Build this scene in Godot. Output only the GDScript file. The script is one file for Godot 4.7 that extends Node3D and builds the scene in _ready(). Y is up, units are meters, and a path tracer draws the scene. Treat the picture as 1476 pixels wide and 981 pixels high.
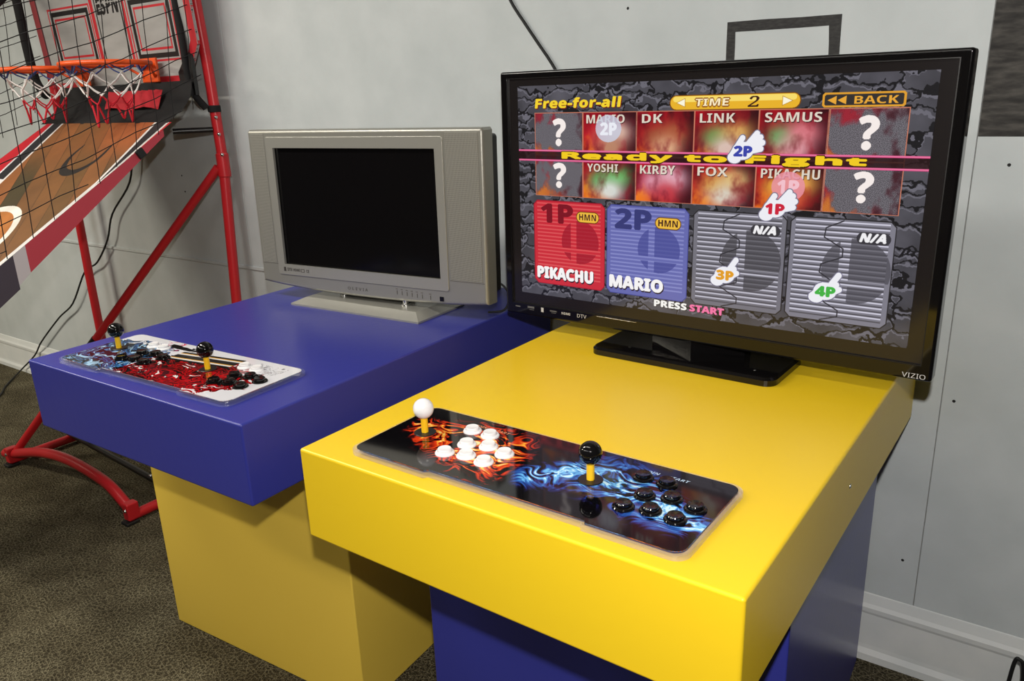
extends Node3D

# ---------------------------------------------------------------- helpers
var used := {}
var M := {}

func numbered(called: String) -> String:
	var n: int = used.get(called, 0)
	used[called] = n + 1
	return called if n == 0 else "%s_%03d" % [called, n]

func thing(called: String, label: String, category: String, at := Vector3.ZERO, turn := 0.0, group := "") -> Node3D:
	var o := Node3D.new()
	o.name = numbered(called)
	add_child(o)
	o.position = at
	o.rotation.y = turn
	tag(o, label, category, group)
	return o

func tag(o: Node, label: String, category: String, group := "", kind := "") -> void:
	o.set_meta("label", label)
	o.set_meta("category", category)
	if group: o.set_meta("group", group)
	if kind: o.set_meta("kind", kind)

func part(called: String, mesh: Mesh, mat: Material, parent: Node, at := Vector3.ZERO, rot := Vector3.ZERO, label := "") -> MeshInstance3D:
	var o := MeshInstance3D.new()
	o.name = called if parent != self else numbered(called)
	o.mesh = mesh
	o.material_override = mat
	parent.add_child(o, true)
	o.position = at
	o.rotation = rot
	if label: o.set_meta("label", label)
	return o

func structure(called: String, mesh: Mesh, mat: Material, at: Vector3, label: String, category: String) -> MeshInstance3D:
	var o := part(called, mesh, mat, self, at)
	tag(o, label, category, "", "structure")
	return o

func rgb(r: float, g: float, b: float, a := 1.0) -> Color:
	return Color(r / 255.0, g / 255.0, b / 255.0, a)

func mat(c: Color, rough := 0.5, metal := 0.0, spec := 0.5) -> StandardMaterial3D:
	var m := StandardMaterial3D.new()
	m.albedo_color = c
	m.roughness = rough
	m.metallic = metal
	m.metallic_specular = spec
	return m

func noise_tex(freq: float, size: int, lo: Color, hi: Color, kind := FastNoiseLite.TYPE_SIMPLEX_SMOOTH, oct := 4, rng := 1) -> NoiseTexture2D:
	var n := FastNoiseLite.new()
	n.seed = rng
	n.noise_type = kind
	n.frequency = freq
	n.fractal_octaves = oct
	var t := NoiseTexture2D.new()
	t.width = size
	t.height = size
	t.seamless = true
	t.noise = n
	var g := Gradient.new()
	g.set_color(0, lo)
	g.set_color(1, hi)
	t.color_ramp = g
	return t

func bump_tex(freq: float, size: int, strength: float, oct := 3, rng := 2) -> NoiseTexture2D:
	var n := FastNoiseLite.new()
	n.seed = rng
	n.frequency = freq
	n.fractal_octaves = oct
	var t := NoiseTexture2D.new()
	t.width = size
	t.height = size
	t.seamless = true
	t.as_normal_map = true
	t.bump_strength = strength
	t.noise = n
	return t

func tri(st: SurfaceTool, a: Vector3, b: Vector3, c: Vector3, na: Vector3, nb: Vector3, nc: Vector3, ua := Vector2.ZERO, ub := Vector2.ZERO, uc := Vector2.ZERO) -> void:
	if (b - a).cross(c - a).dot(na + nb + nc) > 0.0:
		var t := b; b = c; c = t
		t = nb; nb = nc; nc = t
		var u := ub; ub = uc; uc = u
	st.set_normal(na); st.set_uv(ua); st.add_vertex(a)
	st.set_normal(nb); st.set_uv(ub); st.add_vertex(b)
	st.set_normal(nc); st.set_uv(uc); st.add_vertex(c)

func quad(st: SurfaceTool, a: Vector3, b: Vector3, c: Vector3, d: Vector3, n: Vector3, ua := Vector2(0, 0), ub := Vector2(1, 0), uc := Vector2(1, 1), ud := Vector2(0, 1)) -> void:
	tri(st, a, b, c, n, n, n, ua, ub, uc)
	tri(st, a, c, d, n, n, n, ua, uc, ud)

func begin() -> SurfaceTool:
	var st := SurfaceTool.new()
	st.begin(Mesh.PRIMITIVE_TRIANGLES)
	return st

# box with rounded edges, centred
func rbox(size: Vector3, r := 0.004, seg := 3, st: SurfaceTool = null, off := Vector3.ZERO) -> ArrayMesh:
	var own := st == null
	if own: st = begin()
	var h := size * 0.5
	r = minf(r, minf(h.x, minf(h.y, h.z)) * 0.99)
	var inner := h - Vector3(r, r, r)
	for axis in 3:
		var u := (axis + 1) % 3
		var v := (axis + 2) % 3
		var gu := []
		var gv := []
		for i in seg + 1:
			var t := tan((1.0 - float(i) / seg) * PI / 4.0)
			gu.append(-inner[u] - r * t)
			gv.append(-inner[v] - r * t)
		for i in seg + 1:
			var t := tan(float(i) / seg * PI / 4.0)
			gu.append(inner[u] + r * t)
			gv.append(inner[v] + r * t)
		for s in [-1.0, 1.0]:
			for i in gu.size() - 1:
				for j in gv.size() - 1:
					var ps := []
					var ns := []
					for k in [[i, j], [i + 1, j], [i + 1, j + 1], [i, j + 1]]:
						var p := Vector3.ZERO
						p[axis] = s * h[axis]
						p[u] = gu[k[0]]
						p[v] = gv[k[1]]
						var c := p.clamp(-inner, inner)
						var n := (p - c).normalized()
						ps.append(c + n * r + off)
						ns.append(n)
					tri(st, ps[0], ps[1], ps[2], ns[0], ns[1], ns[2])
					tri(st, ps[0], ps[2], ps[3], ns[0], ns[2], ns[3])
	return st.commit() if own else null

# prism of a polygon given in (x, z), from y0 to y1, top edge bevelled by b; uv laid over the polygon's box
func prism(poly: PackedVector2Array, y0: float, y1: float, b := 0.0, st: SurfaceTool = null, xf := Transform3D()) -> ArrayMesh:
	var own := st == null
	if own: st = begin()
	var area := 0.0
	for i in poly.size():
		var p := poly[i]; var q := poly[(i + 1) % poly.size()]
		area += p.x * q.y - q.x * p.y
	if area < 0.0: poly.reverse()
	var lo := poly[0]; var hi := poly[0]
	for p in poly:
		lo = lo.min(p); hi = hi.max(p)
	var n := poly.size()
	var ins := PackedVector2Array()
	for i in n:
		var p0 := poly[(i + n - 1) % n]; var p1 := poly[i]; var p2 := poly[(i + 1) % n]
		var n0 := (p1 - p0).orthogonal().normalized()
		var n1 := (p2 - p1).orthogonal().normalized()
		var m := (n0 + n1).normalized()
		ins.append(p1 - m * (b / maxf(0.3, m.dot(n1))))
	var ids := Geometry2D.triangulate_polygon(ins)
	var B := xf.basis
	for k in range(0, ids.size(), 3):
		for top in [true, false]:
			var src := ins if top else poly
			var ps := []
			var us := []
			for e in 3:
				var p := src[ids[k + e]]
				ps.append(xf * Vector3(p.x, y1 if top else y0, p.y))
				us.append((p - lo) / (hi - lo))
			var nn: Vector3 = (B * (Vector3.UP if top else Vector3.DOWN)).normalized()
			tri(st, ps[0], ps[1], ps[2], nn, nn, nn, us[0], us[1], us[2])
	for i in n:
		var p := poly[i]; var q := poly[(i + 1) % n]
		var o := (q - p).orthogonal().normalized()
		var nn := (B * Vector3(o.x, 0, o.y)).normalized()
		quad(st, xf * Vector3(p.x, y0, p.y), xf * Vector3(q.x, y0, q.y), xf * Vector3(q.x, y1 - b, q.y), xf * Vector3(p.x, y1 - b, p.y), nn)
		if b > 0.0:
			var a := ins[i]; var c := ins[(i + 1) % n]
			var nb := (nn + B * Vector3.UP).normalized()
			quad(st, xf * Vector3(p.x, y1 - b, p.y), xf * Vector3(q.x, y1 - b, q.y), xf * Vector3(c.x, y1, c.y), xf * Vector3(a.x, y1, a.y), nb)
	return st.commit() if own else null

func rrect(w: float, d: float, r: float, seg := 5, c := Vector2.ZERO) -> PackedVector2Array:
	var out := PackedVector2Array()
	for k in 4:
		var cx: float = (w / 2 - r) * [1, -1, -1, 1][k]
		var cz: float = (d / 2 - r) * [1, 1, -1, -1][k]
		for i in seg + 1:
			var a := PI / 2 * (k + float(i) / seg)
			out.append(c + Vector2(cx + cos(a) * r, cz + sin(a) * r))
	return out

# profile of (radius, y) turned about y; smooth within segments
func lathe(prof: Array, n := 24, st: SurfaceTool = null, off := Vector3.ZERO) -> ArrayMesh:
	var own := st == null
	if own: st = begin()
	for i in prof.size() - 1:
		var p: Vector2 = prof[i]; var q: Vector2 = prof[i + 1]
		if p.distance_to(q) < 1e-7: continue
		var nn := Vector2(q.y - p.y, p.x - q.x).normalized()
		for k in n:
			var a := TAU * k / n; var b := TAU * (k + 1) / n
			var da := Vector3(cos(a), 0, sin(a)); var db := Vector3(cos(b), 0, sin(b))
			var na := Vector3(da.x * nn.x, nn.y, da.z * nn.x); var nb := Vector3(db.x * nn.x, nn.y, db.z * nn.x)
			var v0 := da * p.x + Vector3.UP * p.y + off; var v1 := db * p.x + Vector3.UP * p.y + off
			var v2 := db * q.x + Vector3.UP * q.y + off; var v3 := da * q.x + Vector3.UP * q.y + off
			if p.x > 1e-6: tri(st, v0, v1, v2, na, nb, nb)
			if q.x > 1e-6: tri(st, v0, v2, v3, na, nb, na)
	return st.commit() if own else null

func ball(r: float, n := 28) -> ArrayMesh:
	var s := SphereMesh.new()
	s.radius = r
	s.height = 2 * r
	s.radial_segments = n
	s.rings = n / 2
	var st := begin()
	st.append_from(s, 0, Transform3D())
	return st.commit()

func smooth(pts: Array, per := 6) -> Array:
	var out := []
	for i in pts.size() - 1:
		var p0: Vector3 = pts[maxi(i - 1, 0)]; var p1: Vector3 = pts[i]; var p2: Vector3 = pts[i + 1]; var p3: Vector3 = pts[mini(i + 2, pts.size() - 1)]
		for k in per:
			out.append(p1.cubic_interpolate(p2, p0, p3, float(k) / per))
	out.append(pts[-1])
	return out

func tube(pts: Array, r: float, n := 10, st: SurfaceTool = null) -> ArrayMesh:
	var own := st == null
	if own: st = begin()
	var prev := []
	var up := Vector3.UP
	var d0: Vector3 = (pts[1] - pts[0]).normalized()
	if absf(d0.dot(up)) > 0.9: up = Vector3.RIGHT
	for i in pts.size():
		var d: Vector3 = (pts[mini(i + 1, pts.size() - 1)] - pts[maxi(i - 1, 0)]).normalized()
		var x := (up - d * up.dot(d)).normalized()
		up = x
		var y := d.cross(x)
		var ring := []
		for k in n:
			var a := TAU * k / n
			ring.append(x * cos(a) + y * sin(a))
		if i > 0:
			for k in n:
				var j := (k + 1) % n
				var P: Vector3 = pts[i - 1]; var Q: Vector3 = pts[i]
				tri(st, P + prev[k] * r, P + prev[j] * r, Q + ring[j] * r, prev[k], prev[j], ring[j])
				tri(st, P + prev[k] * r, Q + ring[j] * r, Q + ring[k] * r, prev[k], ring[j], ring[k])
		if i == 0 or i == pts.size() - 1:
			var e: Vector3 = -d if i == 0 else d
			for k in n:
				tri(st, pts[i], pts[i] + ring[k] * r, pts[i] + ring[(k + 1) % n] * r, e, e, e)
		prev = ring
	return st.commit() if own else null

# ---------------------------------------------------------------- pictures for flat print
func fill_tri(img: Image, a: Vector2, b: Vector2, c: Vector2, col: Color) -> void:
	var y0 := int(ceil(minf(a.y, minf(b.y, c.y)) - 0.5))
	var y1 := int(floor(maxf(a.y, maxf(b.y, c.y)) - 0.5))
	for y in range(maxi(y0, 0), mini(y1, img.get_height() - 1) + 1):
		var fy := y + 0.5
		var lo := 1e9
		var hi := -1e9
		for e in [[a, b], [b, c], [c, a]]:
			var p: Vector2 = e[0]; var q: Vector2 = e[1]
			if (p.y <= fy and q.y > fy) or (q.y <= fy and p.y > fy):
				var x := p.x + (q.x - p.x) * (fy - p.y) / (q.y - p.y)
				lo = minf(lo, x); hi = maxf(hi, x)
		var x0 := int(round(lo)); var x1 := int(round(hi))
		if x1 > x0:
			paint(img, x0, y, x1 - x0, 1, col)

func paint(img: Image, x: int, y: int, w: int, h: int, col: Color) -> void:
	if col.a >= 0.999:
		img.fill_rect(Rect2i(x, y, w, h), col)
		return
	for j in range(maxi(y, 0), mini(y + h, img.get_height())):
		for i in range(maxi(x, 0), mini(x + w, img.get_width())):
			img.set_pixel(i, j, img.get_pixel(i, j).lerp(Color(col.r, col.g, col.b), col.a))

func fill_poly(img: Image, pts: PackedVector2Array, col: Color) -> void:
	var ids := Geometry2D.triangulate_polygon(pts)
	for k in range(0, ids.size(), 3):
		fill_tri(img, pts[ids[k]], pts[ids[k + 1]], pts[ids[k + 2]], col)

func fill_disc(img: Image, c: Vector2, rx: float, ry: float, col: Color) -> void:
	for y in range(int(c.y - ry), int(c.y + ry) + 1):
		var t := 1.0 - pow((y + 0.5 - c.y) / ry, 2)
		if t > 0.0:
			var w := rx * sqrt(t)
			paint(img, int(round(c.x - w)), y, int(round(2 * w)), 1, col)

func stroke(img: Image, pts: Array, w: float, col: Color) -> void:
	for i in pts.size() - 1:
		var a: Vector2 = pts[i]; var b: Vector2 = pts[i + 1]
		var n := (b - a).orthogonal().normalized() * w * 0.5
		fill_tri(img, a + n, b + n, b - n, col)
		fill_tri(img, a + n, b - n, a - n, col)
		fill_disc(img, b, w / 2, w / 2, col)

func letters(text: String, bold := true, face := "Droid Sans") -> TextMesh:
	var f := SystemFont.new()
	f.font_names = PackedStringArray([face])
	f.font_weight = 700 if bold else 400
	var t := TextMesh.new()
	t.font = f
	t.text = text
	t.font_size = 64
	t.pixel_size = 0.01
	t.depth = 0.0
	t.curve_step = 1.0
	return t

# lettering fitted into a rectangle of the picture
func write(img: Image, text: String, r: Rect2, col: Color, bold := true, shear := 0.0, face := "Droid Sans", fat := 0.0) -> void:
	var arr := letters(text, bold, face).get_mesh_arrays()
	var v: PackedVector3Array = arr[Mesh.ARRAY_VERTEX]
	var ids: PackedInt32Array = arr[Mesh.ARRAY_INDEX] if arr[Mesh.ARRAY_INDEX] != null else PackedInt32Array(range(v.size()))
	var lo := Vector2(1e9, 1e9); var hi := Vector2(-1e9, -1e9)
	for p in v:
		lo = lo.min(Vector2(p.x, p.y)); hi = hi.max(Vector2(p.x, p.y))
	var offs := [Vector2.ZERO]
	if fat > 0.0: offs = [Vector2(-fat, 0), Vector2(fat, 0), Vector2(0, -fat), Vector2(0, fat)]
	for o in offs:
		for k in range(0, ids.size(), 3):
			var q := []
			for e in 3:
				var p := v[ids[k + e]]
				var t := (Vector2(p.x, p.y) - lo) / (hi - lo)
				q.append(Vector2(r.position.x + t.x * r.size.x + shear * (t.y - 0.5) * r.size.y, r.position.y + (1.0 - t.y) * r.size.y) + o)
			fill_tri(img, q[0], q[1], q[2], col)

# raised or printed lettering as thin geometry; width fits, lies in the plane z = 0 facing +z
func sign_text(text: String, w: float, h: float, bold := false) -> ArrayMesh:
	var arr := letters(text, bold).get_mesh_arrays()
	var v: PackedVector3Array = arr[Mesh.ARRAY_VERTEX]
	var ids: PackedInt32Array = arr[Mesh.ARRAY_INDEX] if arr[Mesh.ARRAY_INDEX] != null else PackedInt32Array(range(v.size()))
	var lo := Vector2(1e9, 1e9); var hi := Vector2(-1e9, -1e9)
	for p in v:
		lo = lo.min(Vector2(p.x, p.y)); hi = hi.max(Vector2(p.x, p.y))
	var st := begin()
	for k in range(0, ids.size(), 3):
		var q := []
		for e in 3:
			var p := v[ids[k + e]]
			var t := (Vector2(p.x, p.y) - lo) / (hi - lo) - Vector2(0.5, 0.5)
			q.append(Vector3(t.x * w, t.y * h, 0))
		tri(st, q[0], q[1], q[2], Vector3.BACK, Vector3.BACK, Vector3.BACK)
	return st.commit()

func as_mat(img: Image, rough: float, spec := 0.5) -> StandardMaterial3D:
	var m := mat(Color.WHITE, rough, 0.0, spec)
	m.albedo_texture = ImageTexture.create_from_image(img)
	m.texture_repeat = false
	return m

func noise(freq: float, rng: int, kind := FastNoiseLite.TYPE_SIMPLEX_SMOOTH, oct := 4) -> FastNoiseLite:
	var n := FastNoiseLite.new()
	n.seed = rng
	n.frequency = freq
	n.noise_type = kind
	n.fractal_octaves = oct
	return n

# ---------------------------------------------------------------- the scene
func _ready() -> void:
	view_and_light()
	materials()
	# fluorescent ceiling fittings
	for a in [Vector3(-1.0, 2.7, 1.5), Vector3(-1.0, 2.7, 3.46), Vector3(-4.9, 2.7, 2.6), Vector3(-2.6, 2.7, 1.5), Vector3(-4.9, 2.7, 4.4), Vector3(-2.6, 2.7, 3.46)]:
		ceiling_light(a)
	room()
	game_table("game_table", "game table with a blue box top on a yellow pedestal, under the silver television", Vector3(-1.6042, 0, 0.5725), deg_to_rad(0.778), 0.8776, M.blue, M.yellow_base, Vector2(-0.0312, -0.1165), deg_to_rad(2.434), 0.80)
	var yellow := game_table("game_table", "game table with a yellow box top on a blue pedestal, under the black television", Vector3(-0.6319, 0, 0.5780), deg_to_rad(-0.859), 0.872, M.yellow, M.blue, Vector2(-0.0037, -0.1262), deg_to_rad(2.676), 0.828)
	screw(yellow, Vector3(0.3960, 0.79, 0.04))
	control_panel(false)
	control_panel(true)
	silver_television()
	black_television()
	basketball_game()
	cables()

func view_and_light() -> void:
	var cam := Camera3D.new()
	cam.name = "camera"
	cam.fov = rad_to_deg(2.0 * atan(490.5 / 1143.07))
	cam.near = 0.02
	add_child(cam)
	cam.transform = Transform3D(Basis(Vector3.UP, deg_to_rad(35.354)) * Basis(Vector3.RIGHT, deg_to_rad(-17.464)) * Basis(Vector3.BACK, deg_to_rad(-2.092)), Vector3(0, 1.45, 1.9335))
	var env := Environment.new()
	env.background_mode = Environment.BG_COLOR
	env.background_color = Color(0, 0, 0)
	env.tonemap_mode = Environment.TONE_MAPPER_LINEAR
	env.tonemap_exposure = 1.0
	env.sdfgi_enabled = true
	env.ssao_enabled = true
	env.ssil_enabled = true
	var we := WorldEnvironment.new()
	we.name = "environment"
	we.environment = env
	add_child(we)
	# the flash gun on top of the photographer's camera
	var f := SpotLight3D.new()
	f.name = "camera_flash"
	add_child(f)
	f.position = Vector3(0.02, 1.66, 1.945)
	f.basis = Basis(Vector3.UP, deg_to_rad(35)) * Basis(Vector3.RIGHT, deg_to_rad(-17))
	f.spot_angle = 62
	f.spot_angle_attenuation = 0.6
	f.spot_range = 20
	f.spot_attenuation = 2
	f.light_energy = 2.22
	f.light_size = 0.02
	f.light_color = Color(1.0, 0.98, 0.95)
	f.shadow_enabled = true

func ceiling_light(at: Vector3) -> void:
	var n: int = used.get("ceiling_light", 0)
	var t := thing("ceiling_light", ["fluorescent ceiling fitting above the two game tables", "fluorescent ceiling fitting over the room behind the camera", "fluorescent ceiling fitting to the far left of the basketball game", "fluorescent ceiling fitting between the basketball game and the blue table", "fluorescent ceiling fitting at the rear left of the room", "fluorescent ceiling fitting at the rear middle of the room"][n], "ceiling light", at, 0.0, "fluorescent ceiling fittings")
	var st := begin()
	rbox(Vector3(1.28, 0.06, 0.03), 0.004, 1, st, Vector3(0, -0.03, 0.165))
	rbox(Vector3(1.28, 0.06, 0.03), 0.004, 1, st, Vector3(0, -0.03, -0.165))
	rbox(Vector3(0.03, 0.06, 0.30), 0.004, 1, st, Vector3(0.625, -0.03, 0))
	rbox(Vector3(0.03, 0.06, 0.30), 0.004, 1, st, Vector3(-0.625, -0.03, 0))
	part("frame", st.commit(), M.white_metal, t)
	var glow := mat(Color(0.95, 0.95, 0.92), 0.5)
	glow.emission_enabled = true
	glow.emission = Color(1.0, 0.96, 0.88)
	glow.emission_energy_multiplier = 1.5
	part("diffuser", rbox(Vector3(1.22, 0.02, 0.30), 0.004, 1), glow, t, Vector3(0, -0.035, 0))
	var l := AreaLight3D.new()
	l.name = "tube_light"
	t.add_child(l)
	l.position = Vector3(0, -0.062, 0)
	l.rotation.x = -PI / 2
	l.area_size = Vector2(1.2, 0.20)
	l.area_range = 30.0
	l.light_energy = [0.55, 0.6, 9.5, 3.7, 0.1, 1.7][n]
	l.light_color = [Color(1.0, 0.985, 0.95), Color(0.97, 0.985, 1.0), Color(1.0, 0.96, 0.87), Color(1.0, 0.98, 0.94), Color(1.0, 0.96, 0.88), Color(1.0, 0.97, 0.92)][n]
	l.shadow_enabled = true

func materials() -> void:
	M.blue = mat(rgb(50, 55, 145), 0.30)
	M.yellow = mat(rgb(240, 202, 34), 0.34)
	M.yellow_base = mat(rgb(246, 210, 84), 0.36)
	for k in ["blue", "yellow", "yellow_base"]:
		var m: StandardMaterial3D = M[k]
		m.normal_enabled = true
		m.normal_texture = bump_tex(0.03, 512, 1.2, 3, 5)
		m.normal_scale = 0.10
		m.uv1_triplanar = true
		m.uv1_scale = Vector3(2.0, 2.0, 2.0)
	M.white_metal = mat(rgb(235, 235, 235), 0.4)
	M.black_gloss = mat(rgb(14, 13, 14), 0.07)
	M.black_satin = mat(rgb(20, 19, 20), 0.35)
	M.black_matt = mat(rgb(22, 22, 23), 0.75)
	M.black_cloth = mat(rgb(17, 16, 18), 0.9)
	M.rubber = mat(rgb(18, 18, 19), 0.6)
	M.white_gloss = mat(rgb(240, 240, 242), 0.18)
	M.yellow_shaft = mat(rgb(246, 196, 30), 0.35)
	M.red_paint = mat(rgb(196, 34, 42), 0.36)
	M.orange = mat(rgb(226, 84, 26), 0.4)
	M.steel = mat(rgb(205, 205, 205), 0.25, 1.0)
	M.silver = mat(rgb(158, 157, 150), 0.36, 0.55)
	M.silver_light = mat(rgb(168, 167, 160), 0.34, 0.5)
	M.silver_dark = mat(rgb(96, 92, 86), 0.45, 0.3)
	M.print_dark = mat(rgb(58, 54, 50), 0.5)
	M.print_light = mat(rgb(190, 188, 186), 0.4)
	M.print_faint = mat(rgb(96, 95, 95), 0.5)
	M.white_print = mat(rgb(215, 215, 215), 0.4)
	M.red_cloth = mat(rgb(176, 26, 40), 0.8)
	M.white_cord = mat(rgb(225, 222, 220), 0.8)
	M.red_cord = mat(rgb(196, 24, 44), 0.8)
	M.blue_cord = mat(rgb(50, 66, 120), 0.8)
	M.acrylic = mat(Color(0.72, 0.74, 1.0, 0.10), 0.03)
	M.acrylic.transparency = BaseMaterial3D.TRANSPARENCY_ALPHA
	# painted wall panelling
	var wall := mat(Color.WHITE, 0.55)
	wall.albedo_texture = noise_tex(0.006, 512, rgb(192, 199, 201), rgb(204, 210, 212), FastNoiseLite.TYPE_SIMPLEX_SMOOTH, 5, 3)
	wall.normal_enabled = true
	wall.normal_texture = bump_tex(0.02, 512, 2.0, 5, 7)
	wall.normal_scale = 0.18
	wall.uv1_triplanar = true
	wall.uv1_world_triplanar = true
	wall.uv1_scale = Vector3(1.3, 1.3, 1.3)
	M.wall = wall
	var base := mat(Color.WHITE, 0.5)
	base.albedo_texture = noise_tex(0.01, 512, rgb(214, 219, 220), rgb(230, 232, 231), FastNoiseLite.TYPE_SIMPLEX_SMOOTH, 5, 9)
	base.uv1_triplanar = true
	base.uv1_world_triplanar = true
	M.base = base
	M.ceiling = mat(rgb(150, 150, 146), 0.8)
	M.far_wall = mat(rgb(120, 118, 114), 0.7)
	# looped carpet
	var c := mat(Color.WHITE, 0.95, 0.0, 0.2)
	var n := FastNoiseLite.new()
	n.seed = 11
	n.noise_type = FastNoiseLite.TYPE_SIMPLEX
	n.frequency = 0.045
	n.fractal_type = FastNoiseLite.FRACTAL_RIDGED
	n.fractal_octaves = 3
	n.fractal_gain = 0.9
	var t := NoiseTexture2D.new()
	t.width = 1024
	t.height = 1024
	t.seamless = true
	t.noise = n
	var g := Gradient.new()
	g.set_color(0, rgb(34, 31, 23))
	g.set_color(1, rgb(188, 181, 154))
	g.add_point(0.42, rgb(86, 80, 64))
	g.add_point(0.72, rgb(137, 130, 106))
	t.color_ramp = g
	c.albedo_texture = t
	var tn := NoiseTexture2D.new()
	tn.width = 1024
	tn.height = 1024
	tn.seamless = true
	tn.noise = n
	tn.as_normal_map = true
	tn.bump_strength = 9.0
	c.normal_enabled = true
	c.normal_texture = tn
	c.normal_scale = 1.0
	c.detail_enabled = true
	c.detail_blend_mode = BaseMaterial3D.BLEND_MODE_MUL
	c.detail_albedo = noise_tex(0.008, 512, rgb(190, 186, 182), rgb(255, 255, 255), FastNoiseLite.TYPE_SIMPLEX_SMOOTH, 3, 21)
	c.uv1_triplanar = true
	c.uv1_world_triplanar = true
	c.uv1_scale = Vector3(1.05, 1.05, 1.05)
	c.uv2_triplanar = true
	c.uv2_world_triplanar = true
	c.uv2_scale = Vector3(0.6, 0.6, 0.6)
	M.carpet = c

# ---------------------------------------------------------------- room
func plain_box(lo: Vector3, hi: Vector3) -> BoxMesh:
	var b := BoxMesh.new()
	b.size = hi - lo
	return b

func slab(called: String, lo: Vector3, hi: Vector3, m: Material, label: String, category: String) -> MeshInstance3D:
	return structure(called, plain_box(lo, hi), m, (lo + hi) * 0.5, label, category)

func room() -> void:
	var x0 := -7.6; var x1 := 4.6; var z1 := 8.4; var top := 2.7
	slab("floor", Vector3(x0 - 0.1, -0.1, -0.12), Vector3(x1 + 0.1, 0, z1 + 0.1), M.carpet, "brown looped carpet covering the whole floor", "floor")
	slab("ceiling", Vector3(x0 - 0.1, top, -0.12), Vector3(x1 + 0.1, top + 0.1, z1 + 0.1), M.ceiling, "pale ceiling over the room", "ceiling")
	slab("wall_left", Vector3(x0 - 0.1, 0, 0), Vector3(x0, top, z1), M.far_wall, "plain grey side wall beyond the basketball game", "wall")
	slab("wall_right", Vector3(x1, 0, 0), Vector3(x1 + 0.1, top, z1), M.far_wall, "plain grey side wall at the right", "wall")
	slab("wall_front", Vector3(x0, 0, z1), Vector3(x1, top, z1 + 0.1), M.far_wall, "plain grey wall behind the camera", "wall")
	# back wall: sheets of painted panelling on a solid wall, open joints between the sheets
	var wall := slab("wall_back", Vector3(x0 - 0.1, 0, -0.12), Vector3(x1 + 0.1, top, -0.006), mat(rgb(150, 150, 148), 0.8), "light grey painted panel wall behind the televisions", "wall")
	var wc := Vector3(wall.position)
	var edges := [x0, -5.053, -2.613, -0.1748, 1.05, 2.27, x1]
	for i in edges.size() - 1:
		var a: float = edges[i] + 0.0008; var b: float = edges[i + 1] - 0.0008
		part("panel", rbox(Vector3(b - a, top, 0.008), 0.0012, 1), M.wall, wall, Vector3((a + b) / 2, top / 2, -0.004) - wc)
	# nail heads
	var nail := lathe([Vector2(0.0, 0.0012), Vector2(0.003, 0.0008), Vector2(0.0036, 0.0)], 10)
	for p in [Vector2(-0.9785, 1.6366), Vector2(-0.2098, 1.4076), Vector2(-0.1497, 0.744), Vector2(-0.2112, 0.309), Vector2(-0.1115, 1.27), Vector2(-2.9965, 1.166), Vector2(-2.9898, 1.1017)]:
		part("nail_head", nail, M.black_matt, wall, Vector3(p.x, p.y, 0.0) - wc, Vector3(PI / 2, 0, 0))
	# rail strip across the left part of the wall
	structure("trim_1", rbox(Vector3(6.4, 0.014, 0.006), 0.0025, 2), M.wall, Vector3(-4.4, 0.8181, 0.003), "narrow horizontal strip on the wall beside the basketball game", "trim")
	# baseboard: board with moulded top and a quarter-round shoe
	var prof := [Vector2(0.001, 0.0), Vector2(0.019, 0.0), Vector2(0.019, 0.020), Vector2(0.012, 0.034), Vector2(0.011, 0.045), Vector2(0.011, 0.136), Vector2(0.014, 0.144), Vector2(0.015, 0.156), Vector2(0.010, 0.166), Vector2(0.007, 0.178), Vector2(0.004, 0.190), Vector2(0.001, 0.192)]
	var st := begin()
	for i in prof.size() - 1:
		var p: Vector2 = prof[i]; var q: Vector2 = prof[i + 1]
		var n := Vector3(0, p.x - q.x, q.y - p.y).normalized()
		if n.z < 0: n = -n
		quad(st, Vector3(x0, p.y, p.x), Vector3(x1, p.y, p.x), Vector3(x1, q.y, q.x), Vector3(x0, q.y, q.x), n)
	structure("baseboard_back", st.commit(), M.base, Vector3.ZERO, "painted baseboard with moulded top along the back wall", "baseboard")
	# painted marks on the wall
	var ink := mat(Color.WHITE, 0.75)
	ink.albedo_texture = noise_tex(0.03, 512, rgb(34, 34, 35), rgb(66, 65, 64), FastNoiseLite.TYPE_SIMPLEX_SMOOTH, 5, 31)
	ink.uv1_triplanar = true
	ink.uv1_scale = Vector3(3, 9, 3)
	var fr := begin()
	# the stripes wander a little, as brush work does
	var outer := [Vector2(-0.7185, 1.47), Vector2(-0.7190, 1.53), Vector2(-0.7187, 1.5852), Vector2(-0.63, 1.5856), Vector2(-0.55, 1.5838), Vector2(-0.4627, 1.5838), Vector2(-0.4622, 1.53), Vector2(-0.4614, 1.47)]
	var innr := [Vector2(-0.6986, 1.47), Vector2(-0.6980, 1.53), Vector2(-0.6986, 1.5628), Vector2(-0.63, 1.5622), Vector2(-0.55, 1.5618), Vector2(-0.4884, 1.5621), Vector2(-0.4860, 1.53), Vector2(-0.4833, 1.47)]
	for i in outer.size() - 1:
		var a: Vector2 = outer[i]; var b: Vector2 = outer[i + 1]; var c: Vector2 = innr[i + 1]; var d: Vector2 = innr[i]
		var z := 0.0007
		quad(fr, Vector3(a.x, a.y, z), Vector3(b.x, b.y, z), Vector3(c.x, c.y, z), Vector3(d.x, d.y, z), Vector3.BACK)
		for e in [[a, b, 1.0], [d, c, -1.0]]:
			var o: Vector2 = (e[1] - e[0]).orthogonal().normalized() * e[2]
			quad(fr, Vector3(e[0].x, e[0].y, 0), Vector3(e[1].x, e[1].y, 0), Vector3(e[1].x, e[1].y, z), Vector3(e[0].x, e[0].y, z), Vector3(o.x, o.y, 0))
	tag(part("wall_painting", fr.commit(), ink, self), "thin black frame outline painted on the wall above the black television", "wall painting")
	var chalk := mat(Color.WHITE, 0.85)
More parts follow.
